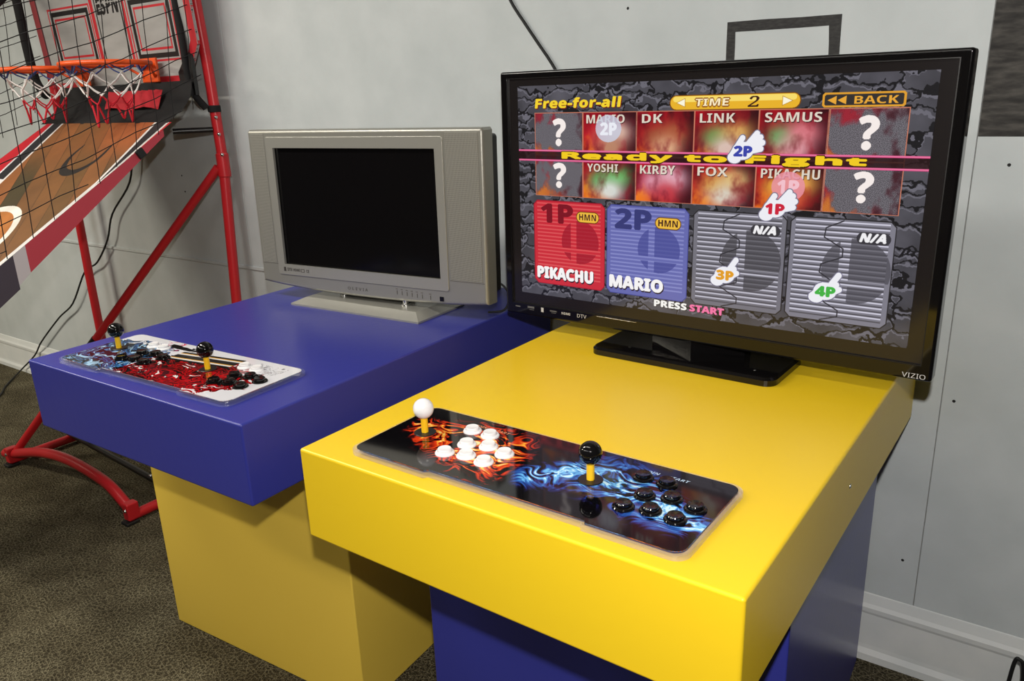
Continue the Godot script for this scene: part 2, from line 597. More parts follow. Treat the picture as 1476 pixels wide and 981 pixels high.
	chalk.albedo_texture = noise_tex(0.012, 1024, rgb(34, 33, 33), rgb(92, 89, 85), FastNoiseLite.TYPE_SIMPLEX_SMOOTH, 6, 41)
	chalk.uv1_triplanar = true
	chalk.uv1_scale = Vector3(1.2, 4.5, 1.2)
	tag(part("wall_painting", rbox(Vector3(0.62, 0.62, 0.0016), 0.0006, 1), chalk, self, Vector3(0.136, 1.6365, 0.0008)), "large dark square of smudged black paint on the wall at the upper right", "wall painting")

# ---------------------------------------------------------------- tables
func game_table(called: String, label: String, at: Vector3, turn: float, top: float, mt: Material, mp: Material, poff: Vector2, pturn: float, depth: float) -> Node3D:
	var t := thing(called, label, "table", at, turn, "")
	part("box_top", rbox(Vector3(0.7914, 0.1719, 1.1034), 0.005, 3), mt, t, Vector3(0, top - 0.08595, 0))
	# pedestal front stays where it was measured; the depth is counted from there
	var h := top - 0.1719
	var fc := Vector3(poff.x, 0, poff.y) + Basis(Vector3.UP, pturn) * Vector3(0, 0, 0.4182)
	part("pedestal", rbox(Vector3(0.7245, h, depth), 0.004, 2), mp, t, fc + Basis(Vector3.UP, pturn) * Vector3(0, 0, -depth / 2) + Vector3(0, h / 2, 0), Vector3(0, pturn, 0))
	return t

func screw(t: Node3D, at: Vector3) -> void:
	part("screw", lathe([Vector2(0.0, 0.0022), Vector2(0.002, 0.002), Vector2(0.0042, 0.0008), Vector2(0.0044, 0.0)], 12), M.steel, t, at, Vector3(0, 0, -PI / 2))

# ---------------------------------------------------------------- joystick panels
func control_panel(on_yellow: bool) -> void:
	var t: Node3D
	if on_yellow:
		t = thing("control_panel", "two-player joystick panel with black fire and blue lightning artwork on the yellow table", "game controller", Vector3(-0.638, 0.8722, 0.9844), deg_to_rad(-1.2))
	else:
		t = thing("control_panel", "two-player joystick panel with white, blue and red artwork on the blue table", "game controller", Vector3(-1.6078, 0.8778, 0.9774), deg_to_rad(2.0))
	var outline := panel_outline(0.0, 0.007)
	part("acrylic_base", prism(outline, 0.0, 0.009, 0.0012), M.acrylic, t, Vector3.ZERO, Vector3.ZERO, "clear acrylic plate")
	part("artwork_sheet", prism(panel_outline(0.0065, 0.013), 0.009, 0.0102), as_mat(fire_art() if on_yellow else brawl_art(), 0.06, 0.55), t)
	var ring := lathe([Vector2(0.0, 0.0), Vector2(0.0195, 0.0), Vector2(0.0195, 0.0008), Vector2(0.0185, 0.0014), Vector2(0.0, 0.0014)], 32)
	var sticks := [Vector2(-0.2345, -0.0015), Vector2(0.1015, -0.0020)]
	for i in 2:
		var s: Vector2 = sticks[i]
		var j := part("joystick", lathe([Vector2(0.0, 0.0), Vector2(0.0062, 0.0), Vector2(0.0062, 0.032), Vector2(0.0, 0.032)], 20), M.yellow_shaft, t, Vector3(s.x, 0.0103, s.y), Vector3.ZERO, "yellow joystick shaft")
		if on_yellow and i == 0: j.set_meta("label", "joystick with white ball")
		part("ball_top", ball(0.0182), M.white_gloss if on_yellow and i == 0 else M.black_gloss, j, Vector3(0, 0.0455, 0))
		part("dust_washer", ring, M.black_satin, j, Vector3(0, 0.0002, 0))
	var rim := lathe([Vector2(0.0, 0.0), Vector2(0.0165, 0.0), Vector2(0.0165, 0.0018), Vector2(0.0152, 0.0036), Vector2(0.0128, 0.0042), Vector2(0.0122, 0.003), Vector2(0.0, 0.003)], 28)
	var cap := lathe([Vector2(0.0118, 0.0), Vector2(0.0118, 0.0052), Vector2(0.0110, 0.0064), Vector2(0.0070, 0.0060), Vector2(0.0, 0.0056)], 28)
	var spots := [Vector2(-0.166, -0.0494), Vector2(-0.1272, -0.0494), Vector2(-0.1389, 0.0), Vector2(-0.1018, -0.0120), Vector2(-0.0620, -0.0030), Vector2(-0.1500, 0.0440), Vector2(-0.1126, 0.0340), Vector2(-0.0735, 0.0376)]
	for side in 2:
		for k in spots.size():
			var s: Vector2 = spots[k] + Vector2(0.3322 * side, 0.0)
			var white := (on_yellow and side == 0) or (not on_yellow and k < 2)
			var m: Material = M.white_gloss if white else M.black_gloss
			var b := part("push_button", rim, m, t, Vector3(s.x, 0.0103, s.y), Vector3.ZERO, "white push button" if white else "black push button")
			part("plunger", cap, m, b, Vector3(0, 0.0028, 0))

func panel_outline(inset: float, notch: float) -> PackedVector2Array:
	var l := -0.3065 + inset; var r := 0.3075 - inset; var f := 0.1165 - inset; var b := -0.107 + inset; var c := 0.022 - inset * 0.6
	var out := PackedVector2Array()
	for q in [[r - c, f - c, 0.0], [0, 0, -1.0], [l + c, f - c, 90.0], [l + c, b + c, 180.0], [r - c, b + c, 270.0]]:
		if q[2] < 0.0:
			# the front edge steps back between two slanted shoulders
			var g := f - notch + inset
			if inset > 0.0: g = f - (notch - inset)
			out.append_array(PackedVector2Array([Vector2(0.1550 + inset * 0.4, f), Vector2(0.1520 + inset * 0.4, g), Vector2(-0.1300 - inset * 0.4, g), Vector2(-0.1345 - inset * 0.4, f)]))
			continue
		for i in 7:
			var a := deg_to_rad(q[2] + 90.0 * i / 6.0)
			out.append(Vector2(q[0] + cos(a) * c, q[1] + sin(a) * c))
	return out

func art_px(img: Image, x: float, z: float) -> Vector2:
	return Vector2((x + 0.30) / 0.601 * img.get_width(), (z + 0.1005) / 0.2105 * img.get_height())

func fire_art() -> Image:
	var w := 1100; var h := 386
	var img := Image.create(w, h, false, Image.FORMAT_RGB8)
	var a := noise(0.011, 5); var b := noise(0.03, 8, FastNoiseLite.TYPE_SIMPLEX_SMOOTH, 3); var c := noise(0.006, 12, FastNoiseLite.TYPE_SIMPLEX_SMOOTH, 2)
	for y in h:
		for x in w:
			var u := float(x) / w; var v := float(y) / h
			var wx := x + 60.0 * c.get_noise_2d(x, y); var wy := y + 60.0 * c.get_noise_2d(x + 900.0, y)
			var streak := 1.0 - absf(a.get_noise_2d(wx * 0.55, wy * 1.5)) * 2.6
			var fine := 0.5 + 0.9 * b.get_noise_2d(wx * 0.7, wy * 1.6)
			var col := Color(0.035, 0.03, 0.04)
			# flames sweep from the left rear to the middle front
			var cf := 0.34 + 0.08 * sin(u * 9.0) + maxf(0.0, u - 0.22) * 1.15
			var wf := 0.14 + 0.26 * smoothstep(0.02, 0.30, u)
			var f := exp(-pow((v - cf) / wf, 2)) * smoothstep(0.0, 0.05, u) * (1.0 - smoothstep(0.40, 0.52, u))
			f *= clampf(streak * 0.75 + fine * 0.75 - 0.25, 0.0, 1.4)
			if f > 0.10:
				var k := clampf((f - 0.10) / 0.85, 0.0, 1.0)
				var hot := Color(0.30, 0.04, 0.05).lerp(Color(0.82, 0.22, 0.08), smoothstep(0.08, 0.40, k)).lerp(Color(0.98, 0.72, 0.25), smoothstep(0.42, 0.78, k)).lerp(Color(1.0, 0.94, 0.72), smoothstep(0.85, 1.0, k))
				col = col.lerp(hot, smoothstep(0.0, 0.18, k))
			# lightning water from the middle to the right rear
			var cb := 0.62 - 0.24 * smoothstep(0.5, 0.66, u) + 0.28 * smoothstep(0.68, 1.0, u)
			var wb := 0.16 + 0.14 * sin((u - 0.5) * 7.0)
			var g := exp(-pow((v - cb) / maxf(0.08, absf(wb)), 2)) * smoothstep(0.44, 0.54, u)
			g *= clampf(streak * 0.9 + fine * 0.6 - 0.15, 0.0, 1.4)
			if g > 0.08:
				var k := clampf((g - 0.08) / 0.85, 0.0, 1.0)
				var cold := Color(0.10, 0.09, 0.30).lerp(Color(0.16, 0.34, 0.66), smoothstep(0.1, 0.4, k)).lerp(Color(0.42, 0.72, 0.95), smoothstep(0.4, 0.72, k)).lerp(Color(0.80, 0.94, 1.0), smoothstep(0.8, 1.0, k))
				col = col.lerp(cold, smoothstep(0.0, 0.2, k))
			img.set_pixel(x, y, col)
	for s in [[-0.165, "COIN", 0.026], [-0.120, "START", 0.034], [0.168, "COIN", 0.026], [0.213, "START", 0.034]]:
		var p := art_px(img, s[0] - s[2] / 2, -0.077); var q := art_px(img, s[0] + s[2] / 2, -0.070)
		write(img, s[1], Rect2(p, q - p), rgb(235, 150, 110) if s[0] < 0.0 else rgb(190, 215, 240), true, 0.2)
	return img

func brawl_art() -> Image:
	var w := 1100; var h := 386
	var img := Image.create(w, h, false, Image.FORMAT_RGB8)
	var a := noise(0.012, 15); var b := noise(0.028, 18, FastNoiseLite.TYPE_SIMPLEX_SMOOTH, 3); var c := noise(0.008, 22, FastNoiseLite.TYPE_SIMPLEX_SMOOTH, 2)
	for y in h:
		for x in w:
			var u := float(x) / w; var v := float(y) / h
			var wx := x + 50.0 * c.get_noise_2d(x, y); var wy := y + 50.0 * c.get_noise_2d(x + 700.0, y)
			var n1 := a.get_noise_2d(wx * 0.7, wy * 1.7); var n2 := b.get_noise_2d(wx * 0.6 + 300.0, wy * 1.8)
			var col := Color(0.86, 0.86, 0.89)
			# blue brush work at the left front, black strokes over it
			var left := (1.0 - smoothstep(0.30, 0.44, u + 0.10 * n1)) * smoothstep(0.10, 0.34, v + 0.25 * u + 0.2 * n1)
			if left > 0.5:
				col = Color(0.26, 0.50, 0.72)
				if n2 > 0.04: col = Color(0.06, 0.07, 0.11)
				elif n1 < -0.16: col = Color(0.62, 0.78, 0.90)
				elif n2 < -0.18: col = Color(0.13, 0.20, 0.42)
			# red and black in the middle and right front
			var cx := (u - 0.62) / 0.27; var cy := (v - 0.66 + 0.25 * (u - 0.6)) / 0.40
			var r := cx * cx + cy * cy + 1.1 * n1
			if r < 1.25 and u > 0.34:
				col = Color(0.70, 0.05, 0.08)
				if n2 > 0.10 - 0.16 * (1.0 - smoothstep(0.45, 0.62, u)): col = Color(0.08, 0.04, 0.05)
				elif n2 < -0.26: col = Color(0.40, 0.04, 0.06)
				if n1 > 0.50: col = Color(0.90, 0.88, 0.88)
			# angular black and gold bars behind the right stick
			var d := v + 0.35 * (u - 0.45)
			if u > 0.40 and u < 0.72 and d > 0.18 and d < 0.44:
				var m := fposmod(d * 15.0, 2.0)
				col = Color(0.10, 0.08, 0.08) if m < 1.3 else (Color(0.86, 0.62, 0.16) if m < 1.55 else Color(0.88, 0.87, 0.86))
			# grey brush writing at the right rear
			if u > 0.80 and u < 0.95 and v > 0.08 and v < 0.30 and absf(n2) < 0.06: col = Color(0.25, 0.25, 0.27)
			if u < 0.36 and u > 0.22 and v < 0.26 and absf(n1 + 0.05) < 0.045: col = Color(0.80, 0.12, 0.32)
			if u > 0.27 and u < 0.45 and v > 0.07 and v < 0.17 and n1 > -0.2: col = Color(0.06, 0.05, 0.06)
			img.set_pixel(x, y, col)
	return img

# ---------------------------------------------------------------- televisions
func silver_television() -> void:
	var t := thing("television", "silver widescreen television with side speakers and a dark blank screen on the blue table", "television", Vector3(-1.5817, 0.8778, 0.40), 0.0)
	var head := Basis(Vector3.UP, deg_to_rad(5.45)) * Basis(Vector3.RIGHT, deg_to_rad(-1.08))
	var y0 := 0.0483
	var front := Transform3D(head, Vector3(0, y0, 0))
	# cabinet front: outline in (u, v), sagging bottom edge
	var pol := PackedVector2Array()
	for i in 25:
		var s := -1.0 + i / 12.0
		pol.append(Vector2(s * 0.398, -0.017 * (1.0 - pow(absf(s), 2.4))))
	pol.append_array(PackedVector2Array([Vector2(0.3986, 0.436), Vector2(0.394, 0.4427), Vector2(-0.394, 0.4427), Vector2(-0.3986, 0.436)]))
	# the front of the cabinet is an outline with an opening for the screen
	var cab := begin()
	frame_plate(cab, pol, Rect2(-0.302, 0.057, 0.560, 0.3372), -0.046, 0.0, 0.010)
	place(part("cabinet_front", cab.commit(), M.silver, t), front)
	var bez := begin()
	frame_plate(bez, rrect(0.6070, 0.3960, 0.006, 4, Vector2(-0.0230, 0.2250)), Rect2(-0.300, 0.0585, 0.556, 0.3340), -0.004, 0.0028, 0.0016)
	place(part("screen_surround", bez.commit(), M.silver_light, t), front)
	place(part("screen", rbox(Vector3(0.562, 0.340, 0.006), 0.001, 1), mat(rgb(13, 12, 13), 0.12, 0.0, 0.3), t, Vector3(-0.022, 0.2255, -0.010)), front)
	# perforated speaker fields at both sides
	var grille := mat(rgb(150, 148, 143), 0.5, 0.3)
	var gi := Image.create(64, 64, false, Image.FORMAT_RGB8)
	gi.fill(rgb(200, 198, 192))
	for j in 8:
		for i in 8:
			fill_disc(gi, Vector2(i * 8 + 4, j * 8 + 4), 2.6, 2.6, rgb(96, 95, 90))
	grille.albedo_texture = ImageTexture.create_from_image(gi)
	grille.albedo_color = rgb(196, 196, 192)
	grille.uv1_triplanar = true
	grille.uv1_scale = Vector3(48, 48, 48)
	place(part("speaker_grille", rbox(Vector3(0.050, 0.372, 0.0012), 0.0005, 1), grille, t, Vector3(-0.358, 0.245, 0.0004)), front)
	place(part("speaker_grille", rbox(Vector3(0.098, 0.372, 0.0012), 0.0005, 1), grille, t, Vector3(0.336, 0.245, 0.0004)), front)
	place(part("lower_seam", rbox(Vector3(0.106, 0.0012, 0.001), 0.0003, 1), M.silver_dark, t, Vector3(0.338, 0.0565, 0.0004)), front)
	place(part("lower_seam", rbox(Vector3(0.060, 0.0012, 0.001), 0.0003, 1), M.silver_dark, t, Vector3(-0.3585, 0.0585, 0.0004)), front)
	# controls and lettering
	place(part("logo", sign_text("O L E V I A", 0.072, 0.0082), M.print_dark, t, Vector3(-0.030, 0.0065, 0.0006)), front)
	for i in 7:
		var u := 0.108 + i * 0.0168 + (0.010 if i == 6 else 0.0)
		var s := begin()
		rbox(Vector3(0.0016, 0.011, 0.0010), 0.0003, 1, s)
		rbox(Vector3(0.0062, 0.0016, 0.0008), 0.0003, 1, s, Vector3(-0.001, 0.010, 0))
		place(part("control_key", s.commit(), M.silver_dark, t, Vector3(u, 0.0095 - 0.0008 * i, 0.0006)), front)
	place(part("remote_window", rbox(Vector3(0.013, 0.013, 0.0016), 0.0006, 1), M.black_gloss, t, Vector3(0.2555, 0.0045, 0.0006)), front)
	place(part("label_print", rbox(Vector3(0.0085, 0.0125, 0.0006), 0.0002, 1), M.print_dark, t, Vector3(-0.3005, 0.0440, 0.0031)), front)
	var ic := begin()
	frame_plate(ic, rrect(0.0135, 0.0095, 0.001, 2, Vector2(-0.2310, 0.0435)), Rect2(-0.2366, 0.0400, 0.0112, 0.0070), 0.0, 0.0005, 0.0001)
	place(part("label_print", ic.commit(), M.print_dark, t, Vector3(0, 0, 0.0029)), front)
	place(part("label_print", sign_text("CE", 0.0105, 0.0085, true), M.print_dark, t, Vector3(-0.2115, 0.0435, 0.0033)), front)
	place(part("label_print", sign_text("HDMI", 0.026, 0.0078, true), M.print_dark, t, Vector3(-0.2540, 0.0440, 0.0033)), front)
	place(part("label_print", sign_text("DTV", 0.019, 0.0095, true), M.print_dark, t, Vector3(-0.2810, 0.0442, 0.0033)), front)
	# dark back shell
	var shell := begin()
	rbox(Vector3(0.770, 0.405, 0.050), 0.010, 2, shell, Vector3(0.004, 0.224, -0.066))
	rbox(Vector3(0.56, 0.31, 0.06), 0.02, 2, shell, Vector3(0, 0.200, -0.112))
	place(part("back_shell", shell.commit(), M.black_satin, t), front)
	# stand
	var st := begin()
	var bx := Transform3D(Basis(Vector3.UP, deg_to_rad(2.6)), Vector3(-0.0085, 0, -0.045))
	var low := [Vector3(-0.236, 0, 0.107), Vector3(0.236, 0, 0.107), Vector3(0.236, 0, -0.10), Vector3(-0.236, 0, -0.10)]
	var mid := []
	var up := []
	for p in low:
		mid.append(p + Vector3(0, 0.005, 0))
		up.append(Vector3(p.x * 0.86, 0.020, p.z - (0.034 if p.z > 0 else -0.006)))
	for k in 4:
		var a: Vector3 = low[k]; var b: Vector3 = low[(k + 1) % 4]
		var n := (b - a).cross(Vector3.UP).normalized() * -1.0
		if n.dot(a + b) < 0: n = -n
		quad(st, bx * a, bx * b, bx * mid[(k + 1) % 4], bx * mid[k], bx.basis * n)
		var nn: Vector3 = (up[k] - mid[k]).cross(mid[(k + 1) % 4] - mid[k]).normalized()
		if nn.y < 0: nn = -nn
		quad(st, bx * mid[k], bx * mid[(k + 1) % 4], bx * up[(k + 1) % 4], bx * up[k], bx.basis * nn)
	quad(st, bx * up[0], bx * up[1], bx * up[2], bx * up[3], Vector3.UP)
	quad(st, bx * low[0], bx * low[1], bx * low[2], bx * low[3], Vector3.DOWN)
	var base := part("stand_base", st.commit(), M.silver_light, t)
	part("neck", rbox(Vector3(0.24, 0.06, 0.03), 0.006, 2), M.silver_dark, base, Vector3(-0.01, 0.046, -0.060), Vector3(0, deg_to_rad(4), 0))
	for s in [-0.115, 0.125]:
		part("neck_post", lathe([Vector2(0.0, 0.0), Vector2(0.012, 0.0), Vector2(0.012, 0.006), Vector2(0.008, 0.008), Vector2(0.008, 0.034), Vector2(0.0, 0.034)], 20), M.steel, base, Vector3(s, 0.019, -0.022))

func place(o: MeshInstance3D, xf: Transform3D) -> void:
	o.transform = xf * o.transform

# plate in the (u, v) plane with thickness along z, bevelled front rim, with a rectangular opening
func frame_plate(st: SurfaceTool, pol: PackedVector2Array, hole: Rect2, z0: float, z1: float, b: float) -> void:
	var n := pol.size()
	var area := 0.0
	for i in n: area += pol[i].x * pol[(i + 1) % n].y - pol[(i + 1) % n].x * pol[i].y
	if area < 0.0: pol.reverse()
	var ins := PackedVector2Array()
	var nor := []
	for i in n:
		var p0 := pol[(i + n - 1) % n]; var p1 := pol[i]; var p2 := pol[(i + 1) % n]
		var n0 := Vector2((p1 - p0).y, -(p1 - p0).x).normalized(); var n1 := Vector2((p2 - p1).y, -(p2 - p1).x).normalized()
		var m := (n0 + n1).normalized()
		nor.append(m)
		ins.append(p1 - m * b / maxf(0.5, m.dot(n1)))
	var hp := [hole.position, Vector2(hole.end.x, hole.position.y), hole.end, Vector2(hole.position.x, hole.end.y)]
	# front face: four polygons around the opening, cut from the inset outline
	var big := 5.0
	var cuts := [
		[Vector2(-big, -big), Vector2(big, -big), Vector2(big, hole.position.y), Vector2(-big, hole.position.y)],
		[Vector2(-big, hole.end.y), Vector2(big, hole.end.y), Vector2(big, big), Vector2(-big, big)],
		[Vector2(-big, hole.position.y), Vector2(hole.position.x, hole.position.y), Vector2(hole.position.x, hole.end.y), Vector2(-big, hole.end.y)],
		[Vector2(hole.end.x, hole.position.y), Vector2(big, hole.position.y), Vector2(big, hole.end.y), Vector2(hole.end.x, hole.end.y)]]
	for c in cuts:
		for back in [false, true]:
			for g in Geometry2D.intersect_polygons(pol if back else ins, PackedVector2Array(c)):
				var ids := Geometry2D.triangulate_polygon(g)
				var nn := Vector3.FORWARD if back else Vector3.BACK
				var z := z0 if back else z1
				for k in range(0, ids.size(), 3):
					tri(st, Vector3(g[ids[k]].x, g[ids[k]].y, z), Vector3(g[ids[k + 1]].x, g[ids[k + 1]].y, z), Vector3(g[ids[k + 2]].x, g[ids[k + 2]].y, z), nn, nn, nn)
	var steps := 4
	for i in n:
		var j := (i + 1) % n
		var o := Vector2((pol[j] - pol[i]).y, -(pol[j] - pol[i]).x).normalized()
		var o3 := Vector3(o.x, o.y, 0)
		quad(st, Vector3(pol[i].x, pol[i].y, z0), Vector3(pol[j].x, pol[j].y, z0), Vector3(pol[j].x, pol[j].y, z1 - b), Vector3(pol[i].x, pol[i].y, z1 - b), o3)
		for s in steps:
			var a0 := PI / 2 * s / steps; var a1 := PI / 2 * (s + 1) / steps
			var q := []
			for e in [[i, a0], [j, a0], [j, a1], [i, a1]]:
				var P := ins[e[0]].lerp(pol[e[0]], cos(e[1]))
				q.append(Vector3(P.x, P.y, z1 - b + b * sin(e[1])))
			var m0 := o3 * cos(a0) + Vector3.BACK * sin(a0); var m1 := o3 * cos(a1) + Vector3.BACK * sin(a1)
			tri(st, q[0], q[1], q[2], m0, m0, m1)
			tri(st, q[0], q[2], q[3], m0, m1, m1)
	for k in 4:
		var a: Vector2 = hp[k]; var c: Vector2 = hp[(k + 1) % 4]
		var o := (hole.get_center() - (a + c) / 2).normalized()
		quad(st, Vector3(a.x, a.y, z0), Vector3(c.x, c.y, z0), Vector3(c.x, c.y, z1), Vector3(a.x, a.y, z1), Vector3(o.x, o.y, 0))

func black_television() -> void:
	var t := thing("television", "large black flat television showing a game menu, standing on the yellow table", "television", Vector3(-0.6503, 0.8722, 0.365), 0.0)
	var head := Basis(Vector3.UP, deg_to_rad(-2.316)) * Basis(Vector3.RIGHT, deg_to_rad(-0.7355))
	var front := Transform3D(head, Vector3(0, 0.0398, 0))
	var bz := begin()
	frame_plate(bz, rrect(0.981, 0.5798, 0.006, 4, Vector2(0, 0.2899)), Rect2(-0.471, 0.0285, 0.942, 0.5370), -0.032, 0.0, 0.006)
	place(part("bezel", bz.commit(), M.black_gloss, t), front)
	var lip := begin()
	frame_plate(lip, rrect(0.9500, 0.5450, 0.003, 3, Vector2(0, 0.2970)), Rect2(-0.4690, 0.0305, 0.938, 0.5330), -0.008, -0.0012, 0.001)
	place(part("bezel_lip", lip.commit(), M.black_satin, t), front)
	place(part("panel_glass", rbox(Vector3(0.944, 0.539, 0.004), 0.0008, 1), mat(rgb(30, 27, 28), 0.16), t, Vector3(0, 0.297, -0.0075)), front)
	# the lit picture
	var pic := screen_picture()
	var m := mat(rgb(12, 12, 13), 0.16)
	m.emission_enabled = true
	m.emission_texture = ImageTexture.create_from_image(pic)
	m.emission_operator = BaseMaterial3D.EMISSION_OP_MULTIPLY
	m.emission = Color.WHITE
	m.emission_energy_multiplier = 0.95
	m.texture_repeat = false
	var st := begin()
	quad(st, Vector3(-0.4425, 0.0577, 0), Vector3(0.4425, 0.0577, 0), Vector3(0.4425, 0.5470, 0), Vector3(-0.4425, 0.5470, 0), Vector3.BACK, Vector2(0, 1), Vector2(1, 1), Vector2(1, 0), Vector2(0, 0))
	place(part("screen_picture", st.commit(), m, t, Vector3(0, 0, -0.0050)), front)
	var l := AreaLight3D.new()
	l.name = "screen_light"
	t.add_child(l)
	l.transform = front * Transform3D(Basis(Vector3.UP, PI), Vector3(0, 0.30, 0.004))
	l.area_size = Vector2(0.88, 0.48)
	l.light_energy = 0.02
	l.light_color = Color(0.9, 0.8, 0.85)
	l.area_range = 10.0
	l.shadow_enabled = true
	# printing on the lower rim
	place(part("logo", sign_text("VIZIO", 0.040, 0.0092), M.print_light, t, Vector3(0.4600, 0.0088, 0.0006)), front)
	place(part("label_print", sign_text("HDMI", 0.025, 0.0058, true), M.print_light, t, Vector3(-0.309, 0.0205, 0.0006)), front)
	place(part("label_print", sign_text("DTV", 0.026, 0.0088), M.print_light, t, Vector3(-0.264, 0.0205, 0.0006)), front)
	for q in [[-0.453, 0.0205, 0.015, 0.0030], [-0.413, 0.0225, 0.020, 0.0050], [-0.411, 0.0165, 0.014, 0.0012], [-0.346, 0.0215, 0.020, 0.0032], [-0.345, 0.0170, 0.014, 0.0010]]:
		place(part("label_print", rbox(Vector3(q[2], q[3], 0.0006), 0.0002, 1), M.print_faint, t, Vector3(q[0], q[1], 0.0004)), front)
	place(part("label_print", rbox(Vector3(0.0075, 0.0110, 0.0006), 0.0002, 1), M.print_light, t, Vector3(-0.3785, 0.0205, 0.0004)), front)
	place(part("power_bar", rbox(Vector3(0.105, 0.0016, 0.0012), 0.0005, 1), M.steel, t, Vector3(-0.170, 0.0262, 0.0002)), front)
	var sh := begin()
	rbox(Vector3(0.95, 0.55, 0.012), 0.005, 2, sh, Vector3(0, 0.292, -0.036))
	rbox(Vector3(0.62, 0.34, 0.035), 0.012, 2, sh, Vector3(0, 0.215, -0.055))
	place(part("back_shell", sh.commit(), M.black_satin, t), front)
	# glossy stand with a folded neck
	var base := part("stand_base", prism(rrect(0.425, 0.190, 0.026, 6), 0.0, 0.017, 0.005), M.black_gloss, t, Vector3(0.015, 0.0, -0.020), Vector3(0, deg_to_rad(-2.4), 0))
	var neck := PackedVector2Array([Vector2(0.0, 0.036), Vector2(0.11, 0.004), Vector2(0.11, -0.03), Vector2(-0.11, -0.03), Vector2(-0.11, 0.004)])
	part("neck", prism(neck, 0.0, 0.050), M.black_gloss, base, Vector3(0, 0.0165, -0.020))
	for s in [-0.16, 0.13]:
		part("base_screw", lathe([Vector2(0, 0.0012), Vector2(0.003, 0.0008), Vector2(0.0034, 0)], 10), M.steel, base, Vector3(s + 0.03, 0.0165, 0.055))

# screen print: rectangles in metres on the glass -> pixels
const PW := 1536
const PH := 848
func sx(u: float) -> float: return (u + 0.4425) / 0.885 * PW
func sy(v: float) -> float: return (0.5470 - v) / 0.4893 * PH
func srect(u0: float, v0: float, u1: float, v1: float) -> Rect2:
	return Rect2(sx(u0), sy(v1), sx(u1) - sx(u0), sy(v0) - sy(v1))
func sfill(img: Image, u0: float, v0: float, u1: float, v1: float, c: Color) -> void:
	var r := srect(u0, v0, u1, v1)
	paint(img, int(r.position.x), int(r.position.y), int(r.size.x), int(r.size.y), c)
func chamfered(r: Rect2, c: float) -> PackedVector2Array:
	var a := r.position; var b := r.end
	return PackedVector2Array([Vector2(a.x + c, a.y), Vector2(b.x - c, a.y), Vector2(b.x, a.y + c), Vector2(b.x, b.y - c), Vector2(b.x - c, b.y), Vector2(a.x + c, b.y), Vector2(a.x, b.y - c), Vector2(a.x, a.y + c)])
func pill(r: Rect2) -> PackedVector2Array:
	var out := PackedVector2Array()
	var rad := r.size.y / 2
	for i in 13:
		var a := -PI / 2 + PI * i / 12
		out.append(Vector2(r.end.x - rad + cos(a) * rad, r.position.y + rad + sin(a) * rad))
	for i in 13:
		var a := PI / 2 + PI * i / 12
		out.append(Vector2(r.position.x + rad + cos(a) * rad, r.position.y + rad + sin(a) * rad))
	return out

